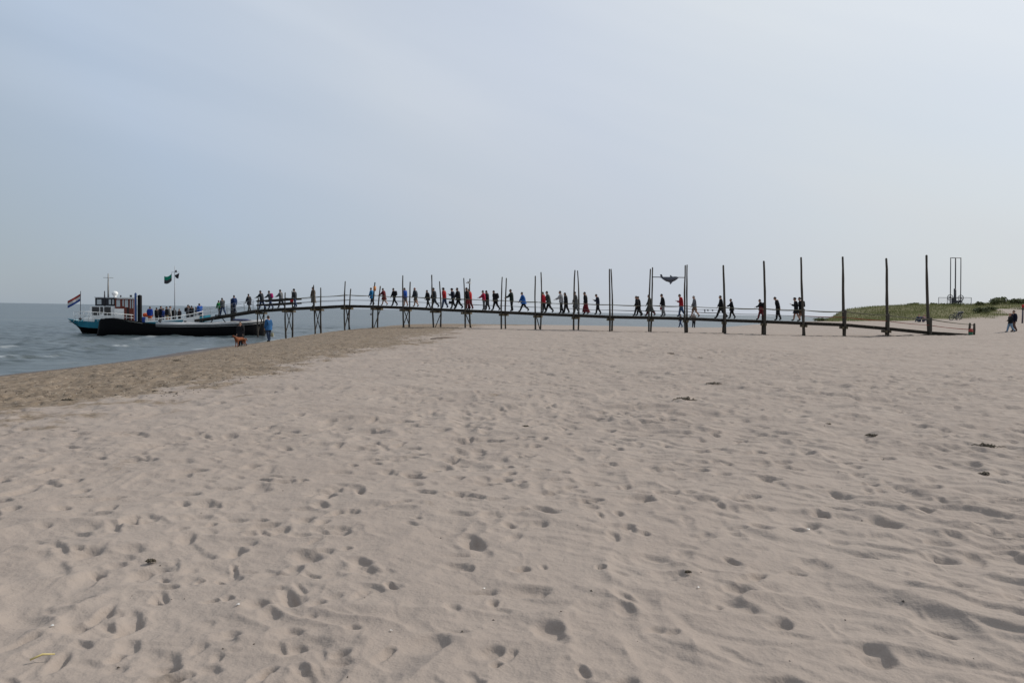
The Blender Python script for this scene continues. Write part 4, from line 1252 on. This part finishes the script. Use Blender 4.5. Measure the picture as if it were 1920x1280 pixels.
    # jacket hem, coat or skirt as a flared shell around hips
    def shell(nm, z1, z0, w1, w0, col):
        mbx = MB(); n = 14; vv = []; ff = []; rows = 5
        ys = [l[1].y for l in legs] + [l[2].y for l in legs]
        for j in range(rows):
            t = j / (rows - 1); z = z1 + (z0 - z1) * t; w = w1 + (w0 - w1) * t
            cy = 0.; ext = 0.
            kz = base.z
            if z < kz - .05:
                pts = []
                for l in legs:
                    if z > l[1].z: k_ = (l[0].z - z) / max(.01, l[0].z - l[1].z); pts.append(l[0].lerp(l[1], k_).y)
                    else: k_ = (l[1].z - z) / max(.01, l[1].z - l[2].z); pts.append(l[1].lerp(l[2], min(1, k_)).y)
                cy = sum(pts) / 2; ext = abs(pts[0] - pts[1]) / 2
            elif z > kz: cy = rx(-ln, (0, 0, z - kz)).y
            for k in range(n):
                a = 2 * math.pi * k / n; wob = 1 + .05 * math.sin(3 * a + j)
                vv.append(Vector((math.cos(a) * w * 1.05 * wob, cy + math.sin(a) * (w * .85 + ext) * wob, z)))
        for j in range(rows - 1):
            for k in range(n): ff.append((j * n + k, j * n + (k + 1) % n, (j + 1) * n + (k + 1) % n, (j + 1) * n + k))
        mbx.add(vv, ff); part(nm, mbx, cloth(col))
    if pose != 'sit':
        kz = base.z
        if coat: shell('coat', kz + .20, kz - coat[0], .185 * b_, .205 * b_, coat[1])
        elif skirt: shell('skirt', kz + .05, kz - skirt[0], .15, .20 if skirt[0] < .5 else .25, skirt[1])
        else: shell('jacket_hem', kz + .14, kz - .10, .168 * b_ * girth, .180 * b_ * girth, jacket)
        if shorts: shell('shorts', kz - .02, kz - .36, .15, .155, trousers)
    if pack:
        mb = MB(); mb.rbox(U(0, -.19 * b_, .30), (.30, .20, .44), Matrix.Rotation(-ln, 3, 'X'))
        bp = part('backpack', mb, cloth(pack))
        mb = MB()
        for sx in (-1, 1):
            mb.tube([U(sx * .10, -.10, .50), U(sx * .11, .05, .54), U(sx * .12, .14 * b_, .42), U(sx * .13, .08, .20), U(sx * .12, -.12, .14)], .018, 6)
        part('strap', mb, cloth(tuple(k * .6 for k in pack)), parent=bp)
    return root, [a_[2] * s for a_ in arm], s

def hand_bag(root, wrist, size, col, label, cat='bag'):
    M = Matrix.Rotation(root.rotation_euler.z, 4, 'Z'); p = Vector(root.location) + M @ wrist
    o_ = empty('carried_bag', p + Vector((0, 0, -size[2] - .16)), root.rotation_euler.z); tag(o_, label, cat, 'bags carried along')
    mb = MB(); mb.rbox((0, 0, size[2] / 2), size); mb.build('pouch', cloth(col), o_, True)
    mb = MB(); mb.tube([(0, -size[1] * .3, size[2] * .95), (0, -size[1] * .15, size[2] + .12), (0, size[1] * .15, size[2] + .12), (0, size[1] * .3, size[2] * .95)], .012, 6); mb.build('handle', cloth(tuple(k * .6 for k in col)), o_, True)

FWD = math.atan2(-JD.x, JD.y)          # walking seawards along the jetty
BLK = (.014, .014, .017); NAVY = (.018, .023, .042); GREY = (.10, .105, .11); DGREY = (.04, .045, .05); JEAN = (.04, .06, .12); LGREY = (.34, .34, .35)
BLUE = (.02, .085, .36); BRED = (.36, .02, .025); DRED = (.13, .02, .025); KHAKI = (.24, .19, .11); BROWN = (.10, .075, .055)
GJ = 'people walking along the jetty'
def on_deck(px, hy, label, jk, tr, v=0.0, **kw):
    h = JC.off(v).hit(px, 590); u = JC.u(h); p = deck_at(u, v)
    # height from the photograph: head top to deck
    top = JC.off(v).hit(px, hy).z
    fy = p.z
    lean_loss = 1 + (kw.get('lean', 0) / 100.) * .35
    H = min(1.92, max(1.45, (top - fy) * lean_loss + .03))
    kw['stride'] = kw.get('stride', 22) * random.Random(int(px * 7)).uniform(.45, .95); kw.setdefault('lean', 7)
    kw.setdefault('seed', int(px))
    hd = FWD + kw.pop('turn', 0)
    return person((p.x, p.y, p.z + .004), hd, H, label, kw.pop('group', GJ), jk, tr, **kw)
on_deck(491, 547, 'person in dark grey jacket nearest the gangway behind the board railing', DGREY, JEAN, .1, lean=12, arms='rail')
on_deck(507, 547, 'person with a magenta backpack behind the board railing', GREY, JEAN, 0, lean=12, pack=(.30, .02, .12), arms='rail')
on_deck(527, 544, 'person in light grey jacket at the middle of the board railing', (.17, .175, .18), DGREY, 0, arms='rail')
pr = on_deck(553, 543, 'person in grey jacket and dark cap at the shore end of the board railing', DGREY, JEAN, 0.2, hat=(BLK, False), stride=20)
hand_bag(pr[0], pr[1][0], (.14, .34, .36), (.38, .02, .03), 'red bag carried at the shore end of the board railing')
on_deck(587.5, 540, 'person in long grey brown coat beside the leaning post near the boat', BROWN, BROWN, -.1, coat=(.62, (.12, .10, .08)), stride=6, lean=3)
on_deck(697, 541, 'person in bright sky blue jacket just left of the orange banded post', (.02, .16, .36), NAVY, -.2, coat=(.28, (.02, .16, .36)), stride=18)
on_deck(720, 542, 'person in dark red jacket and pale leggings holding the rope', DRED, (.30, .25, .14), 0, arms='rail', coat=(.30, (.11, .03, .025)), shorts=True, lean=10)
on_deck(739, 541, 'person all in black with a black backpack right of the dark red jacket', BLK, BLK, 0, pack=BLK, stride=24)
on_deck(760, 541, 'person in royal blue jacket and grey shorts between two posts', BLUE, GREY, 0.1, shorts=True, stride=10)
pr = on_deck(779, 541, 'person in slate jacket with shorts and reddish hair', (.035, .045, .055), BROWN, 0, hair='red', shorts=True, stride=18, bulk=1.15)
hand_bag(pr[0], pr[1][1], (.14, .34, .32), (.34, .03, .025), 'red bag carried by the person in slate jacket and shorts')
on_deck(802, 545, 'short person in black padded jacket walking left of the tall slanting post', BLK, BLK, 0, hood=True, bulk=1.12, coat=(.22, BLK))
on_deck(814.5, 540, 'tall person in charcoal jacket partly behind the tall slanting post', DGREY, DGREY, .1, stride=24)
on_deck(833, 541, 'person in scarlet jacket and jeans with a dark brimmed hat', BRED, JEAN, 0, hat=(BLK, True), stride=26)
pr = on_deck(849, 542, 'person in navy jacket and brimmed hat carrying a dark bag', NAVY, BLK, .1, hat=(BLK, True), arms='phone', stride=16)
hand_bag(pr[0], Vector((-.3, .15, .85)), (.12, .3, .26), BLK, 'dark shoulder bag of the person in navy jacket and brimmed hat')
on_deck(859, 540, 'tall person in long black jacket right behind the navy jacket and hat', BLK, BLK, -.15, coat=(.2, BLK), stride=26)
on_deck(876.5, 540, 'person in black jacket between the pair of posts with the gull', BLK, DRED, -.1, stride=14)
on_deck(881, 543, 'person in bright red jacket half hidden by the post with the gull', (.42, .02, .02), DRED, .25, stride=10)
on_deck(907, 546, 'person in crimson jacket and grey trousers holding the rope', (.36, .02, .06), GREY, -.15, arms='rail', stride=10)
on_deck(913.5, 546, 'person in dark jacket walking next to the crimson jacket', BLK, DGREY, .3, stride=14)
on_deck(929, 547, 'person in flapping black cape walking with a wide step', BLK, BLK, 0, lean=14, stride=22, pack=BLK, bulk=1.15, coat=(.16, BLK))
on_deck(959, 544, 'tall person in dark green black jacket right of the flapping cape', (.016, .024, .02), BLK, 0, arms='rail', stride=6)
on_deck(981.5, 549, 'person in cobalt blue jacket striding in black trousers', (.02, .10, .34), BLK, 0, lean=12, stride=28, bulk=1.1, coat=(.2, (.02, .10, .34)))
on_deck(1019.5, 549, 'person in red jacket beside a taller grey green coat', (.38, .015, .03), BLK, -.2, stride=10)
on_deck(1028.5, 548, 'taller person in grey green coat behind the red jacket', (.05, .06, .055), BLK, .2, lean=12, stride=26, coat=(.2, (.05, .06, .055)))
on_deck(1052, 547, 'person in pale grey jumper and black trousers holding the rope', LGREY, BLK, -.1, arms='rail', stride=8)
on_deck(1061, 550, 'person in black with long hair behind the pale grey jumper', BLK, BLK, .15, long_hair=True, stride=16)
on_deck(1079.5, 548, 'person in long grey coat passing behind a pair of tall posts', GREY, GREY, .2, coat=(.42, (.09, .095, .10)), stride=24)
on_deck(1098, 549, 'person in black jacket and long dark red skirt', BLK, DRED, 0, skirt=(.78, (.10, .008, .014)), stride=12)
on_deck(1120.5, 553, 'person in navy jacket looking at a phone left of the thin post pair', NAVY, BLK, 0, arms='phone', look=12, stride=24)
on_deck(1194.5, 556, 'front one of two dark figures walking close together', BLK, BLK, -.2, stride=22, hood=False)
on_deck(1198, 557, 'rear one of two dark figures walking close together', (.022, .02, .026), BLK, .3, stride=24, hair='brown')
on_deck(1218.5, 553, 'person in grey green coat passing the posts left of the porpoise', (.06, .065, .06), DRED, -.1, coat=(.55, (.055, .06, .055)), stride=24, hair='brown')
pr = on_deck(1243, 554, 'person in black hooded jacket and grey trousers under the porpoise', BLK, (.2, .2, .21), 0, hood=True, stride=10, lean=9)
hand_bag(pr[0], pr[1][1], (.12, .30, .26), (.34, .025, .03), 'red bag carried under the porpoise')
on_deck(1277, 553, 'person in red jacket and jeans with folded arms', (.34, .015, .025), (.045, .08, .16), 0, arms='fold', look=10, stride=26, bulk=1.05)
on_deck(1302, 556, 'person in grey top and brown shorts right of the porpoise posts', (.15, .15, .165), (.16, .10, .07), 0, hair='grey', shorts=True, stride=24, lean=4)
on_deck(1351.5, 555, 'tall person in black striding past a single tall post', BLK, BLK, -.1, stride=26, lean=3)
on_deck(1372, 562, 'short person in black reaching forward behind the tall strider', BLK, BLK, 0, arms='rail', coat=(.22, BLK), stride=20)
on_deck(1426.5, 562, 'person in black jacket and dark red shorts with a backpack', BLK, DRED, 0, pack=BLK, arms='rail', stride=24, coat=(.12, DRED))
on_deck(1458.5, 559, 'stooping person in black walking alone between two tall posts', BLK, BLK, 0, lean=14, look=14, stride=14, arms='back')
on_deck(1492.5, 560, 'person in black with a short skirt and brimmed hat at the back of the line', BLK, BLK, -.15, skirt=(.35, BLK), arms='phone', hat=(BLK, True), shorts=True, stride=14)
on_deck(1501.5, 559, 'last person of the line in brown shorts with a backpack', BLK, (.14, .09, .055), .1, pack=BLK, shorts=True, stride=10, arms='fold')
# on the gangway
GF = math.atan2(-gd.x, gd.y)
GG = 'people on the gangway'
for px, hy, lb, jk, tr, kw in (
    (411, 564.5, 'short person in green jacket on the gangway', (.02, .20, .06), BLK, {}),
    (417.5, 560, 'person in grey jacket and jeans right behind the green jacket', (.06, .065, .07), JEAN, {}),
    (440, 555, 'person in navy blue jacket partly hidden by the tarred pile', (.015, .035, .11), NAVY, {}),
    (467, 552.5, 'person in dark coat alone at the top of the gangway', (.03, .03, .035), (.10, .095, .09), {'coat': (.3, (.03, .03, .035))})):
    p = gang_at(px); top = VPlane((GA.x, GA.y), (gd.x, gd.y)).hit(px, hy).z
    person((p.x, p.y, p.z + .02), GF, min(1.85, max(1.5, top - p.z + .04)), lb, GG, jk, tr, stride=16, lean=6, seed=px, **kw)
# on the ferry
def on_ferry(px, fy, H, lb, jk, tr, v=2.0, face=None, **kw):
    P_ = FP.off(v); p = P_.hit(px, fy)
    q_ = FP.u(p)
    p.z = WATER_Z + FERRY_DECK(px)
    return person(p, face if face is not None else RNG.uniform(-3, 3), H, lb, 'passengers standing on the ferry deck', jk, tr, seed=int(px * 3), **kw)
def FERRY_DECK(px):
    y = np.interp(px, [131, 250, 300, 340, 365, 385], [606, 607, 607.5, 606, 603, 601])
    return FP.hit(px, float(y)).z - WATER_Z
on_ferry(281, 605, 1.72, 'passenger in royal blue jacket and orange shorts right of the life raft', (.015, .05, .30), (.40, .10, .04), 1.0, face=.2, shorts=True, hair='brown', bulk=1.12)
on_ferry(294, 604, 1.62, 'passenger in black beside the royal blue jacket', BLK, BLK, 2.2, face=1.2)
on_ferry(301, 604, 1.78, 'passenger in navy second right of the royal blue jacket', NAVY, NAVY, 2.6, face=-.6)
on_ferry(306.5, 604, 1.55, 'short passenger in blue top in the middle of the ferry group', (.03, .06, .22), JEAN, 1.4, face=1.9, bulk=1.1)
on_ferry(313, 605, 1.72, 'passenger in black top and khaki shorts left of the foremast', BLK, (.20, .17, .09), .9, face=2.4, shorts=True)
on_ferry(318.5, 605, 1.76, 'passenger in white and dark top with shorts left of the foremast', (.36, .36, .36), NAVY, 1.6, face=-1.2, shorts=True, pack=NAVY)
on_ferry(326.5, 604, 1.55, 'passenger in black standing against the foremast', BLK, BLK, 2.6, face=.4, coat=(.35, BLK))
on_ferry(336.5, 604, 1.45, 'short passenger in brown right of the foremast', (.06, .045, .045), BLK, 2.4, face=2.8)
on_ferry(352, 602, 1.78, 'passenger in black with a big black backpack near the bow', BLK, BLK, 2.3, face=-1.6, pack=BLK)
on_ferry(355.5, 602, 1.66, 'passenger in grey top beside the big backpack', (.22, .21, .21), DGREY, 1.7, face=1.5)
on_ferry(359.5, 603, 1.64, 'passenger in black right of the grey top near the bow', BLK, BLK, 1.2, face=.9)
on_ferry(368, 602, 1.45, 'short dark passenger behind the bow rail', NAVY, BLK, 3.0, face=2.0)
on_ferry(375.5, 600, 1.80, 'person in bright blue jacket stepping from the gangway onto the ferry', (.02, .09, .36), NAVY, 1.0, face=GF, lean=12, bulk=1.1)
# on the beach
def on_sand(px, fy, hy, Y, lb, jk, tr, face, **kw):
    p = at(px, fy, Y); z = gz(p.x, p.y)
    H = at(px, hy, Y).z - z
    return person((p.x, p.y, z), face, max(1.4, min(1.95, H)), lb, kw.pop('group', 'people on the beach'), jk, tr, seed=int(px), **kw)
def depth_on_ground(px, py, lo=3., hi=140.):
    for _ in range(50):
        m = (lo + hi) / 2; p = at(px, py, m)
        if p.z > gz(p.x, p.y): lo = m
        else: hi = m
    return (lo + hi) / 2
Yb = depth_on_ground(503.5, 641)
pr = on_sand(503.5, 641, 593, Yb, 'person in blue jacket and jeans standing at the water edge', (.03, .11, .26), (.03, .045, .08), math.radians(60), hair='brown', bulk=1.1, coat=(.14, (.03, .11, .26)), stride=4)
hand_bag(pr[0], Vector((.05, -.32, .85)), (.12, .26, .30), (.32, .30, .20), 'pale canvas bag on the back of the person in the blue jacket')
Yd = depth_on_ground(451, 650)
on_sand(451, 648, 604.5, Yd + .9, 'person in black with long light brown hair standing behind the brown dog', BLK, BLK, math.radians(165), hair='brown', long_hair=True, bulk=1.2, coat=(.35, BLK))
on_sand(1275.5, 613.5, 589, 92, 'person in dark blue seen under the jetty left of the porpoise posts', NAVY, JEAN, 1.0, group='people beyond the jetty', stride=14)
on_sand(1300.5, 614.5, 588, 90, 'person in beige top and dark leggings seen under the jetty', (.20, .18, .16), BLK, -.3, group='people beyond the jetty', stride=8)
Yc = depth_on_ground(1896, 623)
on_sand(1893.5, 623, 588, Yc - .2, 'person with reddish hair in black top and light blue jeans of the walking couple', BLK, (.16, .24, .33), math.radians(80), hair='red', stride=16, arms='rail')
on_sand(1900.5, 622, 582.5, Yc + .35, 'person in navy jacket and brown trousers of the walking couple', (.012, .013, .03), (.11, .065, .055), math.radians(85), hair='brown', stride=12, bulk=1.15)
for px, py, lb, jk, tr, hr, lo_, f_ in ((1724, 600, 'person in dark blue sitting on the sand at the foot of the dune', (.03, .04, .09), (.05, .06, .09), 'brown', (.03, .03, .03), 2.2), (1731, 599.5, 'person in pinkish top sitting on the sand beside the dark blue sitter', (.34, .22, .22), (.10, .10, .16), 'blond', (.1, .08, .06), -2.6)):
    p = at(px, py, 92); person((p.x, p.y, gz(p.x, p.y)), f_, 1.7, lb, 'people sitting by the dune', jk, tr, hair=hr, pose='sit', arms='knees', seed=px)

# ------------------------------------------------------------------ dog
def dog():
    Y = depth_on_ground(451, 650.5); p = at(451.0, 650.5, Y); root = empty('dog', (p.x, p.y, gz(p.x, p.y)), math.radians(238)); root.scale = (.8, .8, .84); tag(root, 'large rusty brown dog with black muzzle at the water edge', 'dog')
    v = [(0, 0, .62), (.22, 0, .60), (.38, 0, .62), (-.22, 0, .62), (-.40, 0, .62)]   # x forward
    e = [(0, 1), (1, 2), (0, 3), (3, 4)]; rd = [(.13, .145), (.15, .175), (.12, .14), (.12, .125), (.10, .11)]
    def chain(start, pts, rs):
        k = start
        for q_, r_ in zip(pts, rs):
            v.append(q_); rd.append(r_); e.append((k, len(v) - 1)); k = len(v) - 1
        return k
    for s in (-1, 1):
        chain(2, [(.36, s * .11, .50), (.34, s * .12, .30), (.37, s * .12, .14), (.37, s * .12, .05), (.43, s * .12, .03)], [.08, .05, .035, .035, .035])
        chain(4, [(-.38, s * .10, .52), (-.30, s * .12, .33), (-.47, s * .12, .22), (-.43, s * .12, .05), (-.37, s * .12, .03)], [.10, .065, .04, .032, .035])
    nk = chain(2, [(.52, 0, .74), (.62, 0, .83)], [.10, .085])
    hd_ = chain(nk, [(.70, 0, .85), (.80, 0, .81), (.90, 0, .79)], [.085, .055, .042])
    vs, fs = skinned([Vector(q_) for q_ in v], e, rd)
    mb = MB(); mb.v = [tuple(q_) for q_ in vs]; mb.f = fs
    for f_ in fs:
        c = sum((vs[i] for i in f_), Vector()) / len(f_)
        mb.m.append(1 if c.x > .78 or (c.z < .2 and c.x < -.2) else 0)
    mb.build('body', [mat('rusty_fur', (.20, .062, .022), rough=.8, var=.35, scale=5, bump=.01, bscale=60), mat('black_fur', (.015, .013, .012), rough=.8)], root, True, fixn=False)
    for s in (-1, 1):
        mb = MB(); mb.add([(.64, s * .05, .92), (.70, s * .085, .90), (.66, s * .12, .80), (.63, s * .10, .82)], [(0, 1, 2, 3)]); mb.build('ear', mat('black_fur', (.015, .013, .012)), root)
    mb = MB(); mb.tube([(-.48, 0, .66), (-.60, 0, .58), (-.68, 0, .42)], [.045, .035, .012], 8); mb.build('tail', mat('rusty_fur', (.2, .062, .022)), root, True)
    mb = MB(); mb.torus((.56, 0, .77), .10, .014, Matrix.Rotation(math.radians(55), 3, 'Y') @ Matrix.Rotation(math.radians(90), 3, 'X')); mb.build('collar', cloth((.05, .05, .05)), root, True)
dog()

# ------------------------------------------------------------------ bicycles parked at the dune foot
def bicycle(px, py, Y, rz, label, col):
    p = at(px, py, Y); root = empty('bicycle', (p.x, p.y, gz(p.x, p.y)), rz); root.rotation_euler = (math.radians(9), 0, rz); tag(root, label, 'bicycle', 'bicycles parked by the dune')
    mf = mat('bike_' + '%d' % int(col[2] * 1000), col, rough=.4)
    for x in (-.53, .53):
        mb = MB(); mb.torus((x, 0, .34), .33, .022, n=24); w_ = mb.build('wheel', mat('rubber', (.02, .02, .02)), root, True)
        mb = MB()
        for k in range(8):
            a = math.pi * k / 8; mb.tube([(x - .32 * math.cos(a), 0, .34 - .32 * math.sin(a)), (x + .32 * math.cos(a), 0, .34 + .32 * math.sin(a))], .004, 4)
        mb.build('spokes', M_GALV, w_)
        mb = MB(); mb.torus((x, 0, .34), .37, .02, n=24); mb.build('mudguard', mf, root, True)
    mb = MB()
    for a, b in (((-.53, 0, .34), (-.06, 0, .30)), ((-.53, 0, .34), (-.17, 0, .78)), ((-.06, 0, .30), (-.19, 0, .86)), ((-.06, 0, .30), (.38, 0, .72)), ((-.17, 0, .78), (.36, 0, .84)), ((.34, 0, .95), (.53, 0, .34))):
        mb.tube([a, b], .022, 6)
    mb.build('frame', mf, root, True)
    mb = MB(); mb.rbox((-.2, 0, .92), (.27, .18, .08)); mb.build('saddle', mat('saddle', (.03, .025, .02)), root, True)
    mb = MB(); mb.tube([(.16, .28, 1.02), (.30, .2, 1.05), (.34, 0, 1.02), (.30, -.2, 1.05), (.16, -.28, 1.02)], .016, 6); mb.tube([(.34, 0, .94), (.34, 0, 1.03)], .018, 6); mb.build('handlebar', M_GALV, root, True)
    mb = MB(); mb.rbox((.55, 0, .92), (.26, .34, .26)); mb.build('basket', mat('basket', (.05, .05, .06)), root, True)
bicycle(1790, 598, 96, .25, 'left one of two dark bicycles parked at the foot of the dune', (.05, .06, .10))
bicycle(1797, 598.5, 97.2, .6, 'right one of two dark bicycles parked at the foot of the dune', (.04, .045, .06))

# gull between two posts
def gull():
    p = JC.hit(879, 530.5); root = empty('gull', p, math.radians(95)); tag(root, 'white gull flying between the tops of a pair of posts', 'gull')
    mw = mat('gull_white', (.72, .72, .70), rough=.7); mg = mat('gull_grey', (.35, .36, .38), rough=.7); mk = mat('gull_dark', (.04, .035, .03))
    mb = MB(); st = [(-.26, .01, 0), (-.18, .035, 0), (-.05, .065, 0), (.08, .06, .0), (.15, .04, .02), (.2, .045, .03), (.235, .03, .025), (.25, .01, .02)]
    mb.tube([(0, x, z) for x, r_, z in st], [r_ for x, r_, z in st], 10); mb.build('body', mw, root, True)
    mb = MB(); mb.ell((0, .21, .03), (.044, .05, .042), n=10, m=8); mb.build('head', mk, root, True)
    mb = MB(); mb.tube([(0, .245, .025), (0, .29, .015)], [.012, .003], 6); mb.build('beak', mat('gull_beak', (.4, .08, .03)), root)
    for s in (-1, 1):
        mb = MB(); mb.add([(s * .04, .1, .03), (s * .25, .14, .13), (s * .5, .0, .10), (s * .26, .02, .12), (s * .04, -.06, .03)], [(0, 1, 3, 4), (1, 2, 3), (4, 3, 1, 0), (3, 2, 1)]); mb.build('wing', mg, root)
    mb = MB(); mb.add([(-.03, -.22, 0), (.03, -.22, 0), (.06, -.34, 0), (-.06, -.34, 0)], [(0, 1, 2, 3)]); mb.build('tail', mw, root)
gull()

# ------------------------------------------------------------------ things lying on the sand
M_WEED = mat('dry_seaweed', (.075, .062, .044), rough=.85, var=.5, scale=20)
def sand_z(x, y):
    r0 = math.hypot(x, y); t0 = math.atan2(x, y)
    i = min(len(RR) - 1, int(np.searchsorted(RR, r0))); j = min(len(TH) - 1, int(np.searchsorted(TH, t0)))
    return float(GZ[i, j])
def weed(px, py, w, label, seed):
    r = random.Random(seed); Y = depth_on_ground(px, py); p = at(px, py, Y)
    p.z = sand_z(p.x, p.y); W = w * Y / F
    root = empty('seaweed_clump', p, r.uniform(-.3, .3)); tag(root, label, 'seaweed', 'clumps of seaweed on the sand')
    mb = MB()
    for k in range(26):
        x, y = r.gauss(0, W * .24), r.gauss(0, W * .16)
        a = r.gauss(0, .7) + (3.14 if r.random() < .5 else 0); L_ = r.uniform(.25, .6) * W
        h = max(0, .10 * W - abs(x) * .16)
        pts = [Vector((x, y, .012)), Vector((x + math.cos(a) * L_ * .5, y + math.sin(a) * L_ * .5, .02 + h * r.random() * 1.4)), Vector((x + math.cos(a + .5) * L_, y + math.sin(a + .5) * L_, .01))]
        mb.tube(pts, [.003 + .008 * W, .004 + .018 * W, .002 + .006 * W], 5)
    mb.build('fronds', M_WEED, root, True)
for i, (px, py, w, lb) in enumerate((
    (333, 679.5, 14, 'dark seaweed clump on the moist sand nearest the water'), (293, 734, 18, 'dark seaweed clump at the edge of the moist strip'),
    (128, 753, 20, 'flat seaweed clump at the left on the moist strip'), (1283, 750, 34, 'wide seaweed clump right of centre in the middle distance'),
    (1336, 724, 22, 'brownish seaweed clump farther off right of centre'), (1635, 822, 18, 'dark seaweed clump in the right half of the dry sand'),
    (1552, 800, 10, 'small round seaweed clump left of the dark right clump'), (1258, 667, 9, 'small dark weed far off below the porpoise'),
    (1855, 844, 26, 'long seaweed clump near the right edge'), (1313, 674, 9, 'small weed far off right of the porpoise posts'),
    (1848, 886, 18, 'seaweed clump near the right edge below the long clump'), (282, 1052, 14, 'seaweed scrap lying in the trodden lower left sand'),
    (1289, 1084, 7, 'tiny brown weed scrap in the lower centre right'), (985, 800, 9, 'small weed scrap in the centre'))):
    weed(px, py, w, lb, 100 + i)
Y = depth_on_ground(80, 1240); a = at(56, 1246, depth_on_ground(56, 1246)); b = at(103, 1235, depth_on_ground(103, 1235))
a.z = sand_z(a.x, a.y) + .02; b.z = sand_z(b.x, b.y) + .02
mb = MB(); m_ = (a + b) / 2; mb.tube([a - m_, Vector((0, 0, .012)), b - m_], [.0045, .005, .003], 6)
o = mb.build('reed_straw', mat('straw', (.52, .42, .18), rough=.5), None, True, loc=m_); tag(o, 'yellow reed straw lying in the lower left corner', 'straw')
a = at(808, 636.5, depth_on_ground(808, 636.5)); b = at(856, 633, depth_on_ground(856, 633)); m_ = (a + b) / 2; m_.z = sand_z(m_.x, m_.y)
mb = MB(); mb.tube([a - m_ + Vector((0, 0, .03)), Vector((0, 0, .05)), b - m_ + Vector((0, 0, .02))], [.04, .05, .02], 7)
o = mb.build('driftwood', mat('driftwood', (.12, .09, .07), var=.3), None, True, loc=m_); tag(o, 'long thin driftwood stick on dry sand beyond the moist strip', 'stick')
# shells
mb0 = None; rs = random.Random(9); k = 0
spots = [(447, 1139), (733, 1188), (598, 1113), (884, 1033), (908, 1107), (687, 1076), (1309, 1108), (1283, 1194), (1034, 987), (1346, 972), (1516, 986), (1578, 1276), (703, 1277), (99, 1178), (134, 984), (842, 1104)]
SHELL_AT = ['right of the big round pit at lower left', 'near the bottom edge left of centre', 'just left of the centre line', 'right of the brown weed scrap', 'farthest away right of centre', 'above the yellow straw at left']
spots = [(447, 1139), (733, 1188), (908, 1107), (1309, 1108), (1516, 986), (99, 1178)]
for px, py in spots:
    p = at(px, py, depth_on_ground(px, py)); p.z = sand_z(p.x, p.y) + .006
    if mb0 is None:
        mb = MB(); n = 10; vs = [(0, -.016, .002)]; fs = []
        for j in range(n + 1):
            an = math.pi * j / n; vs.append((.024 * math.cos(an), .022 * math.sin(an) - .004, .001)); vs.append((.013 * math.cos(an), .012 * math.sin(an) - .004, .010))
        for j in range(n): fs += [(1 + 2 * j, 3 + 2 * j, 4 + 2 * j, 2 + 2 * j), (2 + 2 * j, 4 + 2 * j, 0)]
        mb.add(vs, fs); o = mb.build('shell', mat('shell_white', (.68, .66, .62), rough=.4, var=.1), None, True); mb0 = o
    else:
        o = mb0.copy(); COL.objects.link(o)
    o.location = p; o.rotation_euler = (rs.uniform(-.3, .3), rs.uniform(-.3, .3), rs.uniform(0, 6.28)); sc_ = rs.uniform(.35, .6); o.scale = (sc_, sc_, sc_)
    tag(o, 'small whitish shell on the sand ' + SHELL_AT[k], 'shell', 'shells on the sand'); k += 1
# strand-line litter: thousands of dark and pale bits on the moist strip, fine grit on the dry sand
def litter(name, label, n, gen, m, smin, smax, seed):
    r = np.random.RandomState(seed); mb = MB(); cnt = 0
    while cnt < n:
        x, y = gen(r); s = r.uniform(smin, smax); a = r.uniform(0, 6.28); z = sand_z(x, y)
        c_, s_ = math.cos(a) * s, math.sin(a) * s; w = r.uniform(.3, .7); h = s * r.uniform(.25, .6)
        mb.add([(x + c_, y + s_, z - .003), (x - s_ * w, y + c_ * w, z - .003), (x - c_, y - s_, z - .003), (x + s_ * w, y - c_ * w, z - .003), (x + c_ * .1, y, z + h)], [(0, 1, 4), (1, 2, 4), (2, 3, 4), (3, 0, 4)]); cnt += 1
    o = mb.build(name, m, None, fixn=False); tag(o, label, 'litter', kind='stuff')
def g1(r):
    while True:
        y = 14 + 58 * r.rand() ** 1.3; s = r.uniform(2, 14.2 + .05 * y)
        x = -20.9 + s
        if abs(x / y) < .70 and r.rand() < .35 + .65 * (s / (14.2 + .05 * y)) ** 3: return x, y
litter('strandline_debris', 'dark bits of weed and wood strewn over the moist strip', 5500, g1, mat('debris', (.06, .048, .036), var=.5), .008, .034, 3)
litter('shell_grit', 'pale shell fragments strewn over the moist strip', 1500, g1, mat('grit', (.50, .46, .40), var=.2), .006, .018, 4)
def g2(r):
    y = 2.6 + 28 * r.rand() ** 1.2; return r.uniform(-.66, .66) * y, y
litter('dark_grit', 'fine dark bits scattered on the dry sand', 520, g2, mat('debris', (.06, .048, .036), var=.5), .003, .012, 5)
